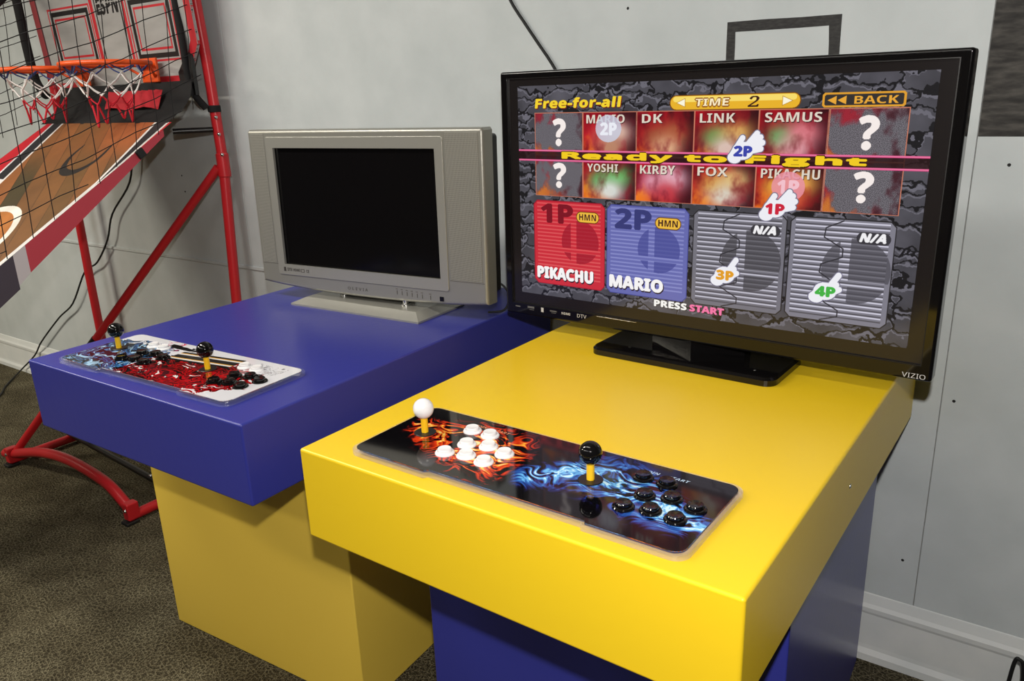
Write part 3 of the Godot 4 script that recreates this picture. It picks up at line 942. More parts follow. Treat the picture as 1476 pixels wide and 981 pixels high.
func screen_picture() -> Image:
	var img := Image.create(PW / 2, PH / 2, false, Image.FORMAT_RGB8)
	# dark rock wall with lit upper edges
	var cell := noise(0.026, 3, FastNoiseLite.TYPE_CELLULAR, 1)
	cell.cellular_return_type = FastNoiseLite.RETURN_DISTANCE2_SUB
	cell.fractal_type = FastNoiseLite.FRACTAL_NONE
	var warp := noise(0.03, 4, FastNoiseLite.TYPE_SIMPLEX_SMOOTH, 3)
	var soft := noise(0.008, 6)
	for y in PH / 2:
		for x in PW / 2:
			var qx := x * 0.55 + 16.0 * warp.get_noise_2d(x, y); var qy := y * 1.5 + 16.0 * warp.get_noise_2d(x + 400.0, y)
			var d := cell.get_noise_2d(qx, qy) + 1.0
			var dn := cell.get_noise_2d(qx, qy - 9.0) + 1.0
			var k := 0.30 + 0.09 * soft.get_noise_2d(x, y)
			if d < 0.10: k = 0.11
			elif dn < 0.10: k = 0.43
			img.set_pixel(x, y, Color(k * 0.98, k * 0.96, k * 1.05))
	img.resize(PW, PH, Image.INTERPOLATE_NEAREST)
	# heading
	for o in [[0.0020, -0.0020, rgb(110, 20, 20)], [0.0, 0.0, rgb(248, 214, 48)]]:
		var r := srect(-0.3920 + o[0], 0.4975 + o[1], -0.1690 + o[0], 0.5185 + o[1])
		write(img, "Free-for-all", r, o[2], true, 0.15, "Droid Sans", 1.5)
	fill_poly(img, pill(srect(-0.054, 0.4875, 0.214, 0.5175)), rgb(120, 70, 20))
	fill_poly(img, pill(srect(-0.052, 0.4895, 0.212, 0.5160)), rgb(236, 182, 44))
	fill_poly(img, pill(srect(-0.046, 0.5040, 0.206, 0.5145)), rgb(252, 224, 110))
	for s in [-1.0, 1.0]:
		var c := Vector2(sx(0.080 + s * 0.108), sy(0.5025))
		fill_poly(img, PackedVector2Array([c + Vector2(s * 20, 0), c + Vector2(-s * 16, -16), c + Vector2(-s * 16, 16)]), rgb(190, 140, 50))
		fill_poly(img, PackedVector2Array([c + Vector2(s * 16, 0), c + Vector2(-s * 14, -13), c + Vector2(-s * 14, 13)]), rgb(255, 250, 225))
	write(img, "TIME", srect(0.002, 0.4945, 0.074, 0.5100), rgb(150, 90, 30), true, 0.1, "Droid Sans", 3.0)
	write(img, "TIME", srect(0.003, 0.4955, 0.073, 0.5095), rgb(255, 240, 200), true, 0.1)
	write(img, "2", srect(0.114, 0.4925, 0.134, 0.5120), rgb(60, 30, 20), false, 0.2, "Droid Serif", 1.0)
	fill_poly(img, chamfered(srect(0.2526, 0.4885, 0.3942, 0.5145), 6), rgb(226, 160, 48))
	fill_poly(img, chamfered(srect(0.2565, 0.4920, 0.3903, 0.5110), 4), rgb(52, 48, 46))
	write(img, "BACK", srect(0.308, 0.4945, 0.382, 0.5080), rgb(236, 170, 56), true)
	for k in 2:
		var c := Vector2(sx(0.2695 + k * 0.0175), sy(0.5013))
		fill_poly(img, PackedVector2Array([c + Vector2(-14, 0), c + Vector2(13, -13), c + Vector2(13, 13)]), rgb(236, 170, 56))
	# grid of twelve cells: fiery ground, two grey columns with question marks
	var gx := [-0.3950, -0.2635, -0.1290, 0.0030, 0.1365, 0.2675, 0.4030]
	var gy := [0.4870, 0.3930, 0.2985]
	var fire := noise(0.012, 33)
	var grain := noise(0.35, 34, FastNoiseLite.TYPE_SIMPLEX, 1)
	var tones := [[], [rgb(200, 60, 60), rgb(225, 190, 175), rgb(190, 140, 110)], [rgb(150, 70, 45), rgb(170, 85, 55), rgb(225, 180, 140)], [rgb(90, 140, 70), rgb(220, 170, 90), rgb(225, 200, 190)], [rgb(90, 170, 90), rgb(220, 120, 130), rgb(235, 170, 180)], []]
	var tones2 := [[], [rgb(90, 165, 85), rgb(100, 180, 95), rgb(225, 230, 225)], [rgb(225, 170, 190), rgb(235, 190, 205), rgb(200, 60, 70)], [rgb(215, 150, 60), rgb(225, 190, 120), rgb(220, 215, 200)], [rgb(235, 190, 60), rgb(235, 175, 80), rgb(220, 90, 60)], []]
	for r in 2:
		for c in 6:
			var u0: float = gx[c]; var u1: float = gx[c + 1]; var v1: float = gy[r]; var v0: float = gy[r + 1]
			sfill(img, u0, v0, u1, v1, rgb(196, 120, 96))
			var q := srect(u0 + 0.0016, v0 + 0.0016, u1 - 0.0016, v1 - 0.0016)
			for y in range(int(q.position.y), int(q.end.y)):
				for x in range(int(q.position.x), int(q.end.x)):
					var fx := (x - q.position.x) / q.size.x; var fy := (y - q.position.y) / q.size.y
					var n := fire.get_noise_2d(x, y * 0.7)
					var col := Color(0.42, 0.03, 0.09).lerp(Color(0.70, 0.05, 0.12), clampf(0.5 + n, 0.0, 1.0))
					col = col.lerp(Color(0.10, 0.02, 0.05), smoothstep(0.55, 1.0, fx + 0.5 * n) * 0.8)
					col = col.lerp(Color(0.95, 0.48, 0.10), smoothstep(0.62, 1.05, fy + 0.4 * n) * (1.0 - smoothstep(0.1, 0.75, fx)))
					if c == 0 or c == 5:
						var g := 0.40 + 0.20 * grain.get_noise_2d(x, y)
						var e := Vector2(fx - 0.52, fy - 0.5).length() + 0.5 * n
						col = Color(g, g * 0.96, g * 1.02).lerp(col, smoothstep(0.42, 0.72, e) * 0.7)
					else:
						# the portraits are left out: only their soft colours stay
						var tn: Array = tones[c] if r == 0 else tones2[c]
						for k in 3:
							var ce: Vector2 = [Vector2(0.35, 0.55), Vector2(0.66, 0.45), Vector2(0.52, 0.80)][k]
							var w := exp(-pow((Vector2(fx, fy) - ce).length() / 0.27, 2.0)) * clampf(0.95 + 0.9 * n, 0.0, 1.0)
							col = col.lerp(tn[k], clampf(w * 1.05, 0.0, 0.92))
					img.set_pixel(x, y, col)
			if c == 0 or c == 5:
				var mid := (u0 + u1) / 2 + 0.002
				write(img, "?", srect(mid - 0.0165, v0 + 0.022, mid + 0.0165, v0 + 0.080 - (0.004 if r == 1 else 0.0)), rgb(250, 240, 236), true, 0.0, "Droid Sans", 3.0)
	var names := [["MARIO", 1, 0, 0.009, 0.105], ["DK", 2, 0, 0.012, 0.060], ["LINK", 3, 0, 0.011, 0.085], ["SAMUS", 4, 0, 0.011, 0.118], ["YOSHI", 1, 1, 0.011, 0.090], ["KIRBY", 2, 1, 0.010, 0.092], ["FOX", 3, 1, 0.010, 0.075], ["PIKACHU", 4, 1, 0.010, 0.123]]
	for s in names:
		var u: float = gx[s[1]]
		var v: float = gy[s[2]] - (0.0045 if s[2] == 0 else 0.0155)
		write(img, s[0], srect(u + s[3] + 0.0012, v - 0.0205, u + s[4] + 0.0012, v - 0.0025), rgb(60, 20, 25), true)
		write(img, s[0], srect(u + s[3], v - 0.0190, u + s[4], v - 0.0010), rgb(226, 216, 200), true)
	# player tokens
	for s in [["2P", -0.1985, 0.4520, rgb(205, 210, 228, 0.85), rgb(238, 240, 248)], ["1P", 0.2010, 0.3430, rgb(236, 150, 168, 0.85), rgb(246, 196, 206)]]:
		fill_disc(img, Vector2(sx(s[1]), sy(s[2])), 56, 50, s[3])
		write(img, s[0], srect(s[1] - 0.020, s[2] - 0.013, s[1] + 0.020, s[2] + 0.012), s[4], true, 0.0, "Droid Sans", 2.0)
	# cards of the four players
	var cards := [[-0.4005, -0.2070, rgb(204, 44, 58), rgb(222, 84, 88), rgb(158, 24, 44)], [-0.1985, -0.0025, rgb(104, 108, 176), rgb(134, 138, 200), rgb(72, 76, 148)], [0.0105, 0.2035, rgb(118, 116, 126), rgb(196, 194, 208), rgb(70, 68, 74)], [0.2130, 0.4010, rgb(128, 126, 138), rgb(206, 204, 220), rgb(76, 74, 82)]]
	for i in 4:
		var u0: float = cards[i][0]; var u1: float = cards[i][1]; var v0 := 0.0890; var v1 := 0.2870
		var r := srect(u0, v0, u1, v1)
		fill_poly(img, chamfered(srect(u0 - 0.002, v0 - 0.002, u1 + 0.002, v1 + 0.002), 18), rgb(40, 38, 40) if i > 1 else cards[i][4])
		fill_poly(img, chamfered(r, 16), cards[i][2])
		var inner := srect(u0 + 0.004, v0 + 0.004, u1 - 0.004, v1 - 0.004)
		var step := 17.0 if i > 1 else 15.0
		for k in int(inner.size.y / step):
			var y := inner.position.y + k * step
			paint(img, int(inner.position.x + 8), int(y), int(inner.size.x - 16), int(step * (0.34 if i > 1 else 0.4)), cards[i][3])
			if i > 1: paint(img, int(inner.position.x + 8), int(y + step * 0.66), int(inner.size.x - 16), 5, rgb(88, 86, 94))
		# crossed disc emblem
		var ec := Vector2(sx(u0 + 0.125), sy(0.192)); var er := 108.0
		if i < 2: ec = Vector2(sx(u0 + 0.128), sy(0.1955)); er = 88.0
		var dark: Color = cards[i][4]
		dark.a = 0.72
		fill_emblem(img, ec, er, dark)
		if i < 2:
			write(img, ["1P", "2P"][i], srect(u0 + 0.020, 0.238, u0 + 0.108, 0.280), Color(cards[i][4].r * 0.8, cards[i][4].g * 0.8, cards[i][4].b * 0.8), true, 0.0, "Droid Sans", 3.0)
			fill_poly(img, pill(srect(u0 + 0.118, 0.2415, u0 + 0.180, 0.2680)), rgb(110, 70, 20))
			fill_poly(img, pill(srect(u0 + 0.120, 0.2435, u0 + 0.178, 0.2660)), rgb(240, 190, 66))
			write(img, "HMN", srect(u0 + 0.126, 0.2480, u0 + 0.172, 0.2620), rgb(70, 40, 30), true, 0.0)
			var nm: String = ["PIKACHU", "MARIO"][i]
			var e: float = u0 + [0.163, 0.140][i]
			write(img, nm, srect(u0 + 0.0085, 0.1000, e + 0.0015, 0.1265), Color(0.12, 0.05, 0.12), true, 0.0, "Droid Sans", 4.0)
			write(img, nm, srect(u0 + 0.0070, 0.1020, e, 0.1285), rgb(250, 248, 248), true, 0.0, "Droid Sans", 3.0)
		else:
			var wire := [Vector2(0.098, 0.285), Vector2(0.066, 0.270), Vector2(0.064, 0.252), Vector2(0.100, 0.232), Vector2(0.100, 0.216), Vector2(0.062, 0.200), Vector2(0.060, 0.184), Vector2(0.098, 0.160), Vector2(0.098, 0.144), Vector2(0.062, 0.132), Vector2(0.100, 0.112), Vector2(0.100, 0.100), Vector2(0.068, 0.090)]
			var px := []
			for p in wire: px.append(Vector2(sx(u0 + p.x), sy(p.y)))
			stroke(img, px, 4.0, rgb(52, 50, 56))
			fill_poly(img, pill(srect(u0 + 0.122, 0.2440, u0 + 0.182, 0.2660)), rgb(58, 56, 62))
			write(img, "N/A", srect(u0 + 0.130, 0.2485, u0 + 0.175, 0.2640), rgb(245, 244, 246), true, 0.25, "Droid Sans", 2.0)
	# the band across the grid
	sfill(img, -0.4425, 0.3800, 0.4425, 0.4045, Color(0.16, 0.06, 0.07, 0.80))
	for v in [0.4028, 0.3808]:
		sfill(img, -0.4425, v - 0.0022, 0.4425, v + 0.0022, rgb(222, 84, 138))
		sfill(img, -0.4425, v - 0.0006, 0.4425, v + 0.0010, rgb(240, 140, 176))
	write(img, "Ready to Fight", srect(-0.3215, 0.3805, 0.3400, 0.4015), rgb(60, 30, 10), true, 0.0, "Droid Sans", 4.0)
	write(img, "Ready to Fight", srect(-0.3205, 0.3820, 0.3390, 0.4010), rgb(246, 206, 34), true, 0.0, "Droid Sans", 2.0)
	# pointing gloves
	glove(img, Vector2(sx(0.1080), sy(0.4180)), 1.25, true, "2P", rgb(60, 70, 170))
	glove(img, Vector2(sx(0.1790), sy(0.3085)), 1.25, true, "1P", rgb(206, 36, 60))
	glove(img, Vector2(sx(0.0840), sy(0.1660)), 1.25, false, "3P", rgb(230, 160, 40))
	glove(img, Vector2(sx(0.2880), sy(0.1560)), 1.25, false, "4P", rgb(70, 180, 70))
	# prompt
	for o in [[0.0012, -0.0012, rgb(20, 18, 20), rgb(40, 10, 20)], [0.0, 0.0, rgb(250, 248, 244), rgb(246, 120, 170)]]:
		write(img, "PRESS", srect(-0.0770 + o[0], 0.0700 + o[1], 0.0000 + o[0], 0.0840 + o[1]), o[2], true, 0.0, "Droid Sans", 1.5)
		write(img, "START", srect(0.0080 + o[0], 0.0700 + o[1], 0.0850 + o[0], 0.0840 + o[1]), o[3], true, 0.0, "Droid Sans", 1.5)
	return img

func fill_emblem(img: Image, c: Vector2, r: float, col: Color) -> void:
	for y in range(int(c.y - r), int(c.y + r) + 1):
		for x in range(int(c.x - r), int(c.x + r) + 1):
			var d := Vector2(x, y) - c
			if d.length() > r: continue
			if absf(d.x + r * 0.34) < r * 0.15 or absf(d.y - r * 0.40) < r * 0.10: continue
			img.set_pixel(x, y, img.get_pixel(x, y).lerp(Color(col.r, col.g, col.b), col.a))

func glove(img: Image, c: Vector2, k: float, open: bool, text: String, ink: Color) -> void:
	var white := rgb(242, 242, 248); var edge := rgb(120, 116, 140)
	var fingers := [[Vector2(-30, 22), Vector2(-8, -4)], [Vector2(4, 6), Vector2(30, -34)], [Vector2(14, 8), Vector2(26, -8)], [Vector2(18, 14), Vector2(34, 4)]]
	if open: fingers = [[Vector2(-30, 20), Vector2(-4, -22)], [Vector2(4, 4), Vector2(36, -34)], [Vector2(10, 6), Vector2(46, -24)], [Vector2(14, 10), Vector2(52, -10)], [Vector2(14, 14), Vector2(48, 6)]]
	for pass_ in 2:
		var g := 3.0 if pass_ == 0 else 0.0
		var col := edge if pass_ == 0 else white
		for f in fingers: stroke(img, [c + f[0] * k, c + f[0] * k * 0.99, c + f[1] * k], 16.0 * k + g * 2, col)
		fill_disc(img, c + Vector2(-2, 12) * k, 30 * k + g, 24 * k + g, col)
		fill_disc(img, c + Vector2(-24, 30) * k, 20 * k + g, 16 * k + g, col)
	var r := Rect2(c + Vector2(-26, 0) * k, Vector2(50, 26) * k)
	write(img, text, r, ink, true, 0.0, "Droid Sans", 2.0)

# ---------------------------------------------------------------- basketball game
func ramp_at(x: float, z: float) -> Vector3:
	return Vector3(x, 1.4665 - 0.6 * (z - 0.13), z)

func basketball_game() -> void:
	var t := thing("basketball_game", "two-hoop basketball arcade game with red tube frame and netting against the wall", "arcade game", Vector3(-3.1, 0, 0.35))
	var o := t.position
	var L := func(p: Array) -> Array:
		var out := []
		for q in p: out.append(q - o)
		return out
	var r := 0.019
	# uprights, diagonal brace, floor rails
	part("upright", tube(L.call([Vector3(-2.62, 0.02, 0.10), Vector3(-2.62, 0.70, 0.0926), Vector3(-2.62, 1.2294, 0.0636), Vector3(-2.62, 1.5613, 0.0721), Vector3(-2.62, 2.05, 0.098)]), r, 14), M.red_paint, t)
	part("upright", tube(L.call([Vector3(-3.72, 0.02, 0.090), Vector3(-3.72, 0.70, 0.090), Vector3(-3.72, 2.05, 0.075)]), r, 14), M.red_paint, t)
	var brace := part("diagonal_brace", tube(L.call([Vector3(-2.632, 1.215, 0.080), Vector3(-3.5445, 0.044, 0.640)]), 0.0165, 14), M.red_paint, t)
	var a := Vector3(-2.632, 1.215, 0.080); var b := Vector3(-3.5445, 0.044, 0.640)
	part("sleeve", tube(L.call([a.lerp(b, 0.565), a.lerp(b, 0.588)]), 0.0185, 14), M.black_satin, brace)
	part("front_rail", tube(L.call(smooth([Vector3(-3.62, 0.035, 0.64), Vector3(-3.5445, 0.050, 0.64), Vector3(-3.272, 0.120, 0.64), Vector3(-3.0427, 0.143, 0.64), Vector3(-2.8011, 0.118, 0.64), Vector3(-2.6878, 0.067, 0.64), Vector3(-2.638, 0.036, 0.64)], 5)), 0.0200, 12), M.red_paint, t)
	for x in [-2.635, -3.545]:
		var rail := part("floor_rail", tube(L.call([Vector3(x, 0.026, 0.66), Vector3(x, 0.026, 0.07)]), 0.0185, 12), M.red_paint, t)
		part("foot_plate", rbox(Vector3(0.036, 0.066, 0.046), 0.006, 2), M.red_paint, rail, Vector3(x, 0.048, 0.645) - o)
		part("rubber_foot", rbox(Vector3(0.045, 0.012, 0.050), 0.004, 2), M.rubber, rail, Vector3(x, 0.0062, 0.655) - o)
		part("bolt", lathe([Vector2(0, 0.005), Vector2(0.005, 0.004), Vector2(0.007, 0.0)], 12), M.steel, rail, Vector3(x + 0.012, 0.060, 0.673) - o, Vector3(PI / 2, 0, 0))
	var bar := part("cross_bar", tube(L.call([Vector3(-3.54, 0.055, 0.405), Vector3(-2.64, 0.050, 0.475)]), 0.0125, 10), M.black_satin, t)
	for q in [Vector3(-3.53, 0.069, 0.40), Vector3(-2.80, 0.064, 0.464)]:
		part("bolt", lathe([Vector2(0, 0.004), Vector2(0.006, 0.003), Vector2(0.008, 0.0)], 12), M.steel, bar, q - o)
	part("hinge_plate", rbox(Vector3(0.055, 0.030, 0.09), 0.006, 2), M.black_satin, bar, Vector3(-3.535, 0.048, 0.355) - o)
	# joint hardware on the near upright
	var up := t.get_node("upright")
	for q in [Vector3(-2.603, 1.395, 0.080), Vector3(-2.602, 1.335, 0.078), Vector3(-2.600, 1.262, 0.078)]:
		part("bolt", ball(0.007, 10), M.steel, up, q - o)
	part("collar", lathe([Vector2(0.019, -0.045), Vector2(0.0235, -0.040), Vector2(0.0235, 0.040), Vector2(0.019, 0.045)], 16), M.red_paint, up, Vector3(-2.62, 1.222, 0.0645) - o)
	part("strap", lathe([Vector2(0.021, -0.012), Vector2(0.0235, -0.010), Vector2(0.0235, 0.010), Vector2(0.021, 0.012)], 16), M.black_cloth, up, Vector3(-2.62, 1.425, 0.070) - o)
	# backboard with printed face
	var board := part("backboard", prism(PackedVector2Array([Vector2(-0.49, 0.225), Vector2(0.44, 0.225), Vector2(0.54, 0.10), Vector2(0.54, -0.225), Vector2(-0.54, -0.225), Vector2(-0.54, 0.19)]), -0.012, 0.0, 0.0, null, Transform3D()), as_mat(board_art(), 0.35), t, Vector3(-3.125, 1.745, 0.132) - o, Vector3(PI / 2 + 0.06, 0, 0))
	board.set_meta("label", "white backboard printed with red and black target squares")
	# padded black edge cords down both sides of the board
	part("edge_padding", tube(L.call(smooth([Vector3(-2.655, 2.02, 0.14), Vector3(-2.665, 1.79, 0.135), Vector3(-2.650, 1.656, 0.140), Vector3(-2.655, 1.551, 0.135), Vector3(-2.645, 1.49, 0.135), Vector3(-2.628, 1.428, 0.098)], 4)), 0.013, 10), M.black_cloth, t)
	part("edge_padding", tube(L.call(smooth([Vector3(-3.815, 2.02, 0.13), Vector3(-3.79, 1.885, 0.13), Vector3(-3.765, 1.72, 0.14), Vector3(-3.725, 1.566, 0.15), Vector3(-3.62, 1.50, 0.17)], 4)), 0.018, 10), M.black_cloth, t)
	# corner bracket
	var br := part("corner_bracket", prism(PackedVector2Array([Vector2(-0.05, -0.06), Vector2(0.03, -0.06), Vector2(0.03, 0.075), Vector2(0.012, 0.085), Vector2(-0.055, 0.02)]), -0.008, 0.008, 0.002), M.black_satin, t, Vector3(-2.652, 1.535, 0.128) - o, Vector3(-PI / 2, 0, 0))
	part("bolt", lathe([Vector2(0, 0.005), Vector2(0.006, 0.004), Vector2(0.009, 0.0)], 12), M.steel, br, Vector3(-0.004, 0.0082, 0.0))
	part("tie_bar", tube(L.call([Vector3(-2.625, 1.352, 0.085), Vector3(-2.70, 1.352, 0.20)]), 0.010, 8), M.black_satin, t)
	# cloth between board and ramp
	var st := begin()
	var rows := [Vector3(0, 1.525, 0.150), Vector3(0, 1.470, 0.165), Vector3(0, 1.430, 0.195), Vector3(0, 1.385, 0.262)]
	for i in rows.size() - 1:
		var p: Vector3 = rows[i] - o; var q: Vector3 = rows[i + 1] - o
		for k in 14:
			var x0 := -3.52 + 0.90 * k / 14 - o.x; var x1 := -3.52 + 0.90 * (k + 1) / 14 - o.x
			var w0 := 0.006 * sin(k * 2.1 + i); var w1 := 0.006 * sin((k + 1) * 2.1 + i)
			var w2 := 0.006 * sin((k + 1) * 2.1 + i + 1); var w3 := 0.006 * sin(k * 2.1 + i + 1)
			quad(st, Vector3(x0, p.y, p.z + w0), Vector3(x1, p.y, p.z + w1), Vector3(x1, q.y, q.z + w2), Vector3(x0, q.y, q.z + w3), Vector3(0, 0.5, 0.85).normalized())
	part("back_cloth", st.commit(), M.black_cloth, t)
	var sr := begin()
	for k in 8:
		var x0 := -3.12 + 0.36 * k / 8; var x1 := -3.12 + 0.36 * (k + 1) / 8
		var y0 := 1.435 + 0.006 * sin(k * 1.3); var y1 := 1.435 + 0.006 * sin((k + 1) * 1.3)
		quad(sr, Vector3(x0, y0, 0.205) - o, Vector3(x1, y1, 0.205) - o, Vector3(x1, 1.497, 0.176) - o, Vector3(x0, 1.500, 0.176) - o, Vector3(0, 0.4, 0.9).normalized())
	part("red_flap", sr.commit(), M.red_cloth, t)
	# sloping fabric ramp with printed court
	var rs := begin()
	var z_top := 0.262; var z_end := 1.45; var nz := 20; var nx := 12
	var rn := Vector3(0, 1, 0.6).normalized()
	for i in nz:
		for k in nx:
			var q := []
			var us := []
			for e in [[i, k], [i, k + 1], [i + 1, k + 1], [i + 1, k]]:
				var fz := float(e[0]) / nz; var fx := float(e[1]) / nx
				var p := ramp_at(-3.47 + 0.87 * fx, lerpf(z_top, z_end, fz))
				p.y -= 0.012 * sin(PI * fx) * sin(PI * fz)
				q.append(p - o)
				us.append(Vector2(fx, fz))
			quad(rs, q[0], q[1], q[2], q[3], rn, us[0], us[1], us[2], us[3])
	part("ramp", rs.commit(), as_mat(ramp_art(), 0.6), t, Vector3.ZERO, Vector3.ZERO, "sloping fabric ramp printed as a wooden court")
	# side skirts below the ramp edges
	for x in [-2.598, -3.472]:
		var ss := begin()
		for i in 12:
			var f0 := i / 12.0; var f1 := (i + 1) / 12.0
			var p := ramp_at(x, lerpf(0.30, 0.82, f0)); var q := ramp_at(x, lerpf(0.30, 0.82, f1))
			var d0 := lerpf(0.022, 0.085, f0); var d1 := lerpf(0.022, 0.085, f1)
			quad(ss, p - o, q - o, q - o - Vector3(0, d1, 0), p - o - Vector3(0, d0, 0), Vector3.RIGHT)
		part("side_skirt", ss.commit(), mat(rgb(196, 66, 80), 0.7), t, Vector3.ZERO, Vector3.ZERO, "red fabric skirt under the ramp edge")
		var sg := begin()
		var p0 := ramp_at(x, 0.82) - o; var p1 := ramp_at(x, 0.86) - o; var p2 := ramp_at(x, 1.45) - o
		quad(sg, p0, p1, p1 - Vector3(0, 0.095, 0), p0 - Vector3(0, 0.085, 0), Vector3.RIGHT)
		part("skirt_stripe", sg.commit(), mat(rgb(208, 200, 204), 0.7), t)
		var sh := begin()
		quad(sh, p1, p2, p2 - Vector3(0, 0.14, 0), p1 - Vector3(0, 0.105, 0), Vector3.RIGHT)
		part("skirt_end", sh.commit(), mat(rgb(74, 66, 78), 0.7), t)
	part("edge_clip", rbox(Vector3(0.012, 0.030, 0.030), 0.003, 1), M.black_satin, t, ramp_at(-2.592, 0.40) - o - Vector3(0, 0.012, 0), Vector3(0.54, 0, 0))
	# two hoops on plates, with corded nets
	for hx in [-2.86, -3.34]:
		var c := Vector3(hx, 1.590, 0.315) - o
		var pts := []
		for k in 33:
			pts.append(c + Vector3(cos(TAU * k / 32), 0, sin(TAU * k / 32)) * 0.145)
		var hoop := part("hoop", tube(pts, 0.009, 10), M.orange, t)
		part("hoop_plate", rbox(Vector3(0.10, 0.085, 0.012), 0.004, 2), M.orange, hoop, c + Vector3(0, -0.022, -0.165))
		for s in [-0.035, 0.035]:
			part("hoop_arm", tube([c + Vector3(s, -0.045, -0.160), c + Vector3(s * 2.2, -0.006, -0.118)], 0.005, 8), M.orange, hoop)
		var white := begin(); var red := begin(); var blue := begin()
		var n := 8
		var off := 1.3 if hx > -3.0 else 0.4
		var lv := [[0.140, 0.004], [0.122, -0.030], [0.098, -0.068], [0.080, -0.105], [0.068, -0.140]]
		var fall := RandomNumberGenerator.new()
		fall.seed = 4 if hx > -3.0 else 9
		for i in 4:
			for k in n:
				var a0 := TAU * (k + 0.5 * (i % 2)) / n + off
				for s in [-0.5, 0.5]:
					var a1: float = a0 + TAU * s / n
					var p := c + Vector3(cos(a0) * lv[i][0], lv[i][1], sin(a0) * lv[i][0])
					var q := c + Vector3(cos(a1) * lv[i + 1][0], lv[i + 1][1] + fall.randf_range(-0.008, 0.008), sin(a1) * lv[i + 1][0])
					var m := (p + q) / 2 + Vector3(0, -0.004, 0)
					tube([p, m, q], 0.0028, 6, blue if i == 0 else (white if i < 3 else red))
		for k in n:
			var a0 := TAU * k / n + off
			var p := c + Vector3(cos(a0) * 0.068, -0.138, sin(a0) * 0.068)
			var q := c + Vector3(cos(a0 + 0.63) * 0.066, -0.138, sin(a0 + 0.63) * 0.066)
			if k % 2 == 0:
				var lo := (p + q) / 2 + Vector3(0, -fall.randf_range(0.045, 0.075), 0)
				tube(smooth([p, p.lerp(lo, 0.6), lo, q.lerp(lo, 0.6), q], 3), 0.0036, 6, red)
		part("net_cord", blue.commit(), M.blue_cord, hoop, Vector3.ZERO, Vector3.ZERO, "blue upper loops of the hoop net")
		part("net_cord", white.commit(), M.white_cord, hoop, Vector3.ZERO, Vector3.ZERO, "white middle mesh of the hoop net")
		part("net_cord", red.commit(), M.red_cord, hoop, Vector3.ZERO, Vector3.ZERO, "red lower loops of the hoop net")
	# black side netting: near and far side
	for side in 2:
		var x: float = [-2.600, -3.70][side]
		var net := begin()
		var ph: float = [0.0, 0.035][side]
		for k in 17:
			var z := 0.150 + 0.078 * k + ph * 0.6
			var p := ramp_at(x, z + 0.02)
			var pts := []
			for i in 9:
				var f := i / 8.0
				pts.append(Vector3(x + 0.004 * sin(k * 1.7 + f * 5.0), lerpf(2.05, p.y, f), z - 0.03 + 0.05 * f + 0.006 * sin(k * 2.3 + f * 6.0)) - o)
			tube(pts, 0.0015, 4, net)
		for k in 14:
			var y0 := 2.10 - 0.080 * k - ph
			var pts := []
			for i in 15:
				var z := 0.12 + 1.32 * i / 14.0
				var y := y0 - 0.30 * (z - 0.12) - 0.03 * sin(PI * i / 14.0) + 0.004 * sin(i * 1.9 + k)
				if y < ramp_at(x, z).y: continue
				pts.append(Vector3(x + 0.003 * sin(i * 1.3 + k), y, z) - o)
			if pts.size() > 2: tube(pts, 0.0015, 4, net)
		part("side_net", net.commit(), M.black_cloth, t)
	part("top_rail", tube(L.call([Vector3(-3.70, 2.02, 0.075), Vector3(-3.62, 1.90, 0.24), Vector3(-3.55, 1.80, 0.38), Vector3(-3.55, 1.66, 0.62)]), 0.020, 10), M.black_cloth, t)

func board_art() -> Image:
	# 1.08 m by 0.45 m, top of the board at the top of the picture
	var w := 1080; var h := 450
	var img := Image.create(w, h, false, Image.FORMAT_RGB8)
	var n := noise(0.01, 51)
	for y in h:
		for x in w:
			var k := 0.63 + 0.06 * n.get_noise_2d(x * 0.3, y)
			img.set_pixel(x, y, Color(k, k * 0.995, k * 0.985))
	var red := rgb(190, 40, 50); var black := rgb(26, 24, 26)
	var box := func(x0: float, y0: float, x1: float, y1: float, t: float, c: Color) -> void:
		img.fill_rect(Rect2i(int(x0), int(y0), int(x1 - x0), int(t)), c)
		img.fill_rect(Rect2i(int(x0), int(y1 - t), int(x1 - x0), int(t)), c)
		img.fill_rect(Rect2i(int(x0), int(y0), int(t), int(y1 - y0)), c)
		img.fill_rect(Rect2i(int(x1 - t), int(y0), int(t), int(y1 - y0)), c)
	# red margins
	img.fill_rect(Rect2i(0, 0, 40, h), rgb(150, 60, 66))
	img.fill_rect(Rect2i(40, 0, 10, h), rgb(70, 40, 46))
	fill_poly(img, PackedVector2Array([Vector2(1044, 0), Vector2(1080, 0), Vector2(1080, 325), Vector2(980, 450), Vector2(720, 450), Vector2(720, 425), Vector2(962, 425), Vector2(1044, 312)]), red)
	img.fill_rect(Rect2i(50, 425, 200, 25), red)
	for s in [0, 1]:
		var x0: float = [120.0, 690.0][s]; var x1: float = [440.0, 975.0][s]; var y0 := 140.0; var y1 := 372.0
		box.call(x0, y0, x1, y1, 7, red)
		box.call(x0 + 18, y0 + 14, x1 - 14, y1 - 12, 17, black)
		box.call(x0 + 44, y0 + 40, x1 - 40, y1 - 40, 8, red)
	img.fill_rect(Rect2i(446, 0, 22, 372), red)
	img.fill_rect(Rect2i(480, 0, 7, 372), black)
	img.fill_rect(Rect2i(650, 0, 8, 372), black)
	img.fill_rect(Rect2i(666, 0, 16, 372), red)
	write(img, "ESPN", Rect2(494, 128, 146, 60), black, true, 0.12, "Droid Sans", 1.6)
	img.fill_rect(Rect2i(486, 146, 164, 4), rgb(162, 161, 158))
	return img

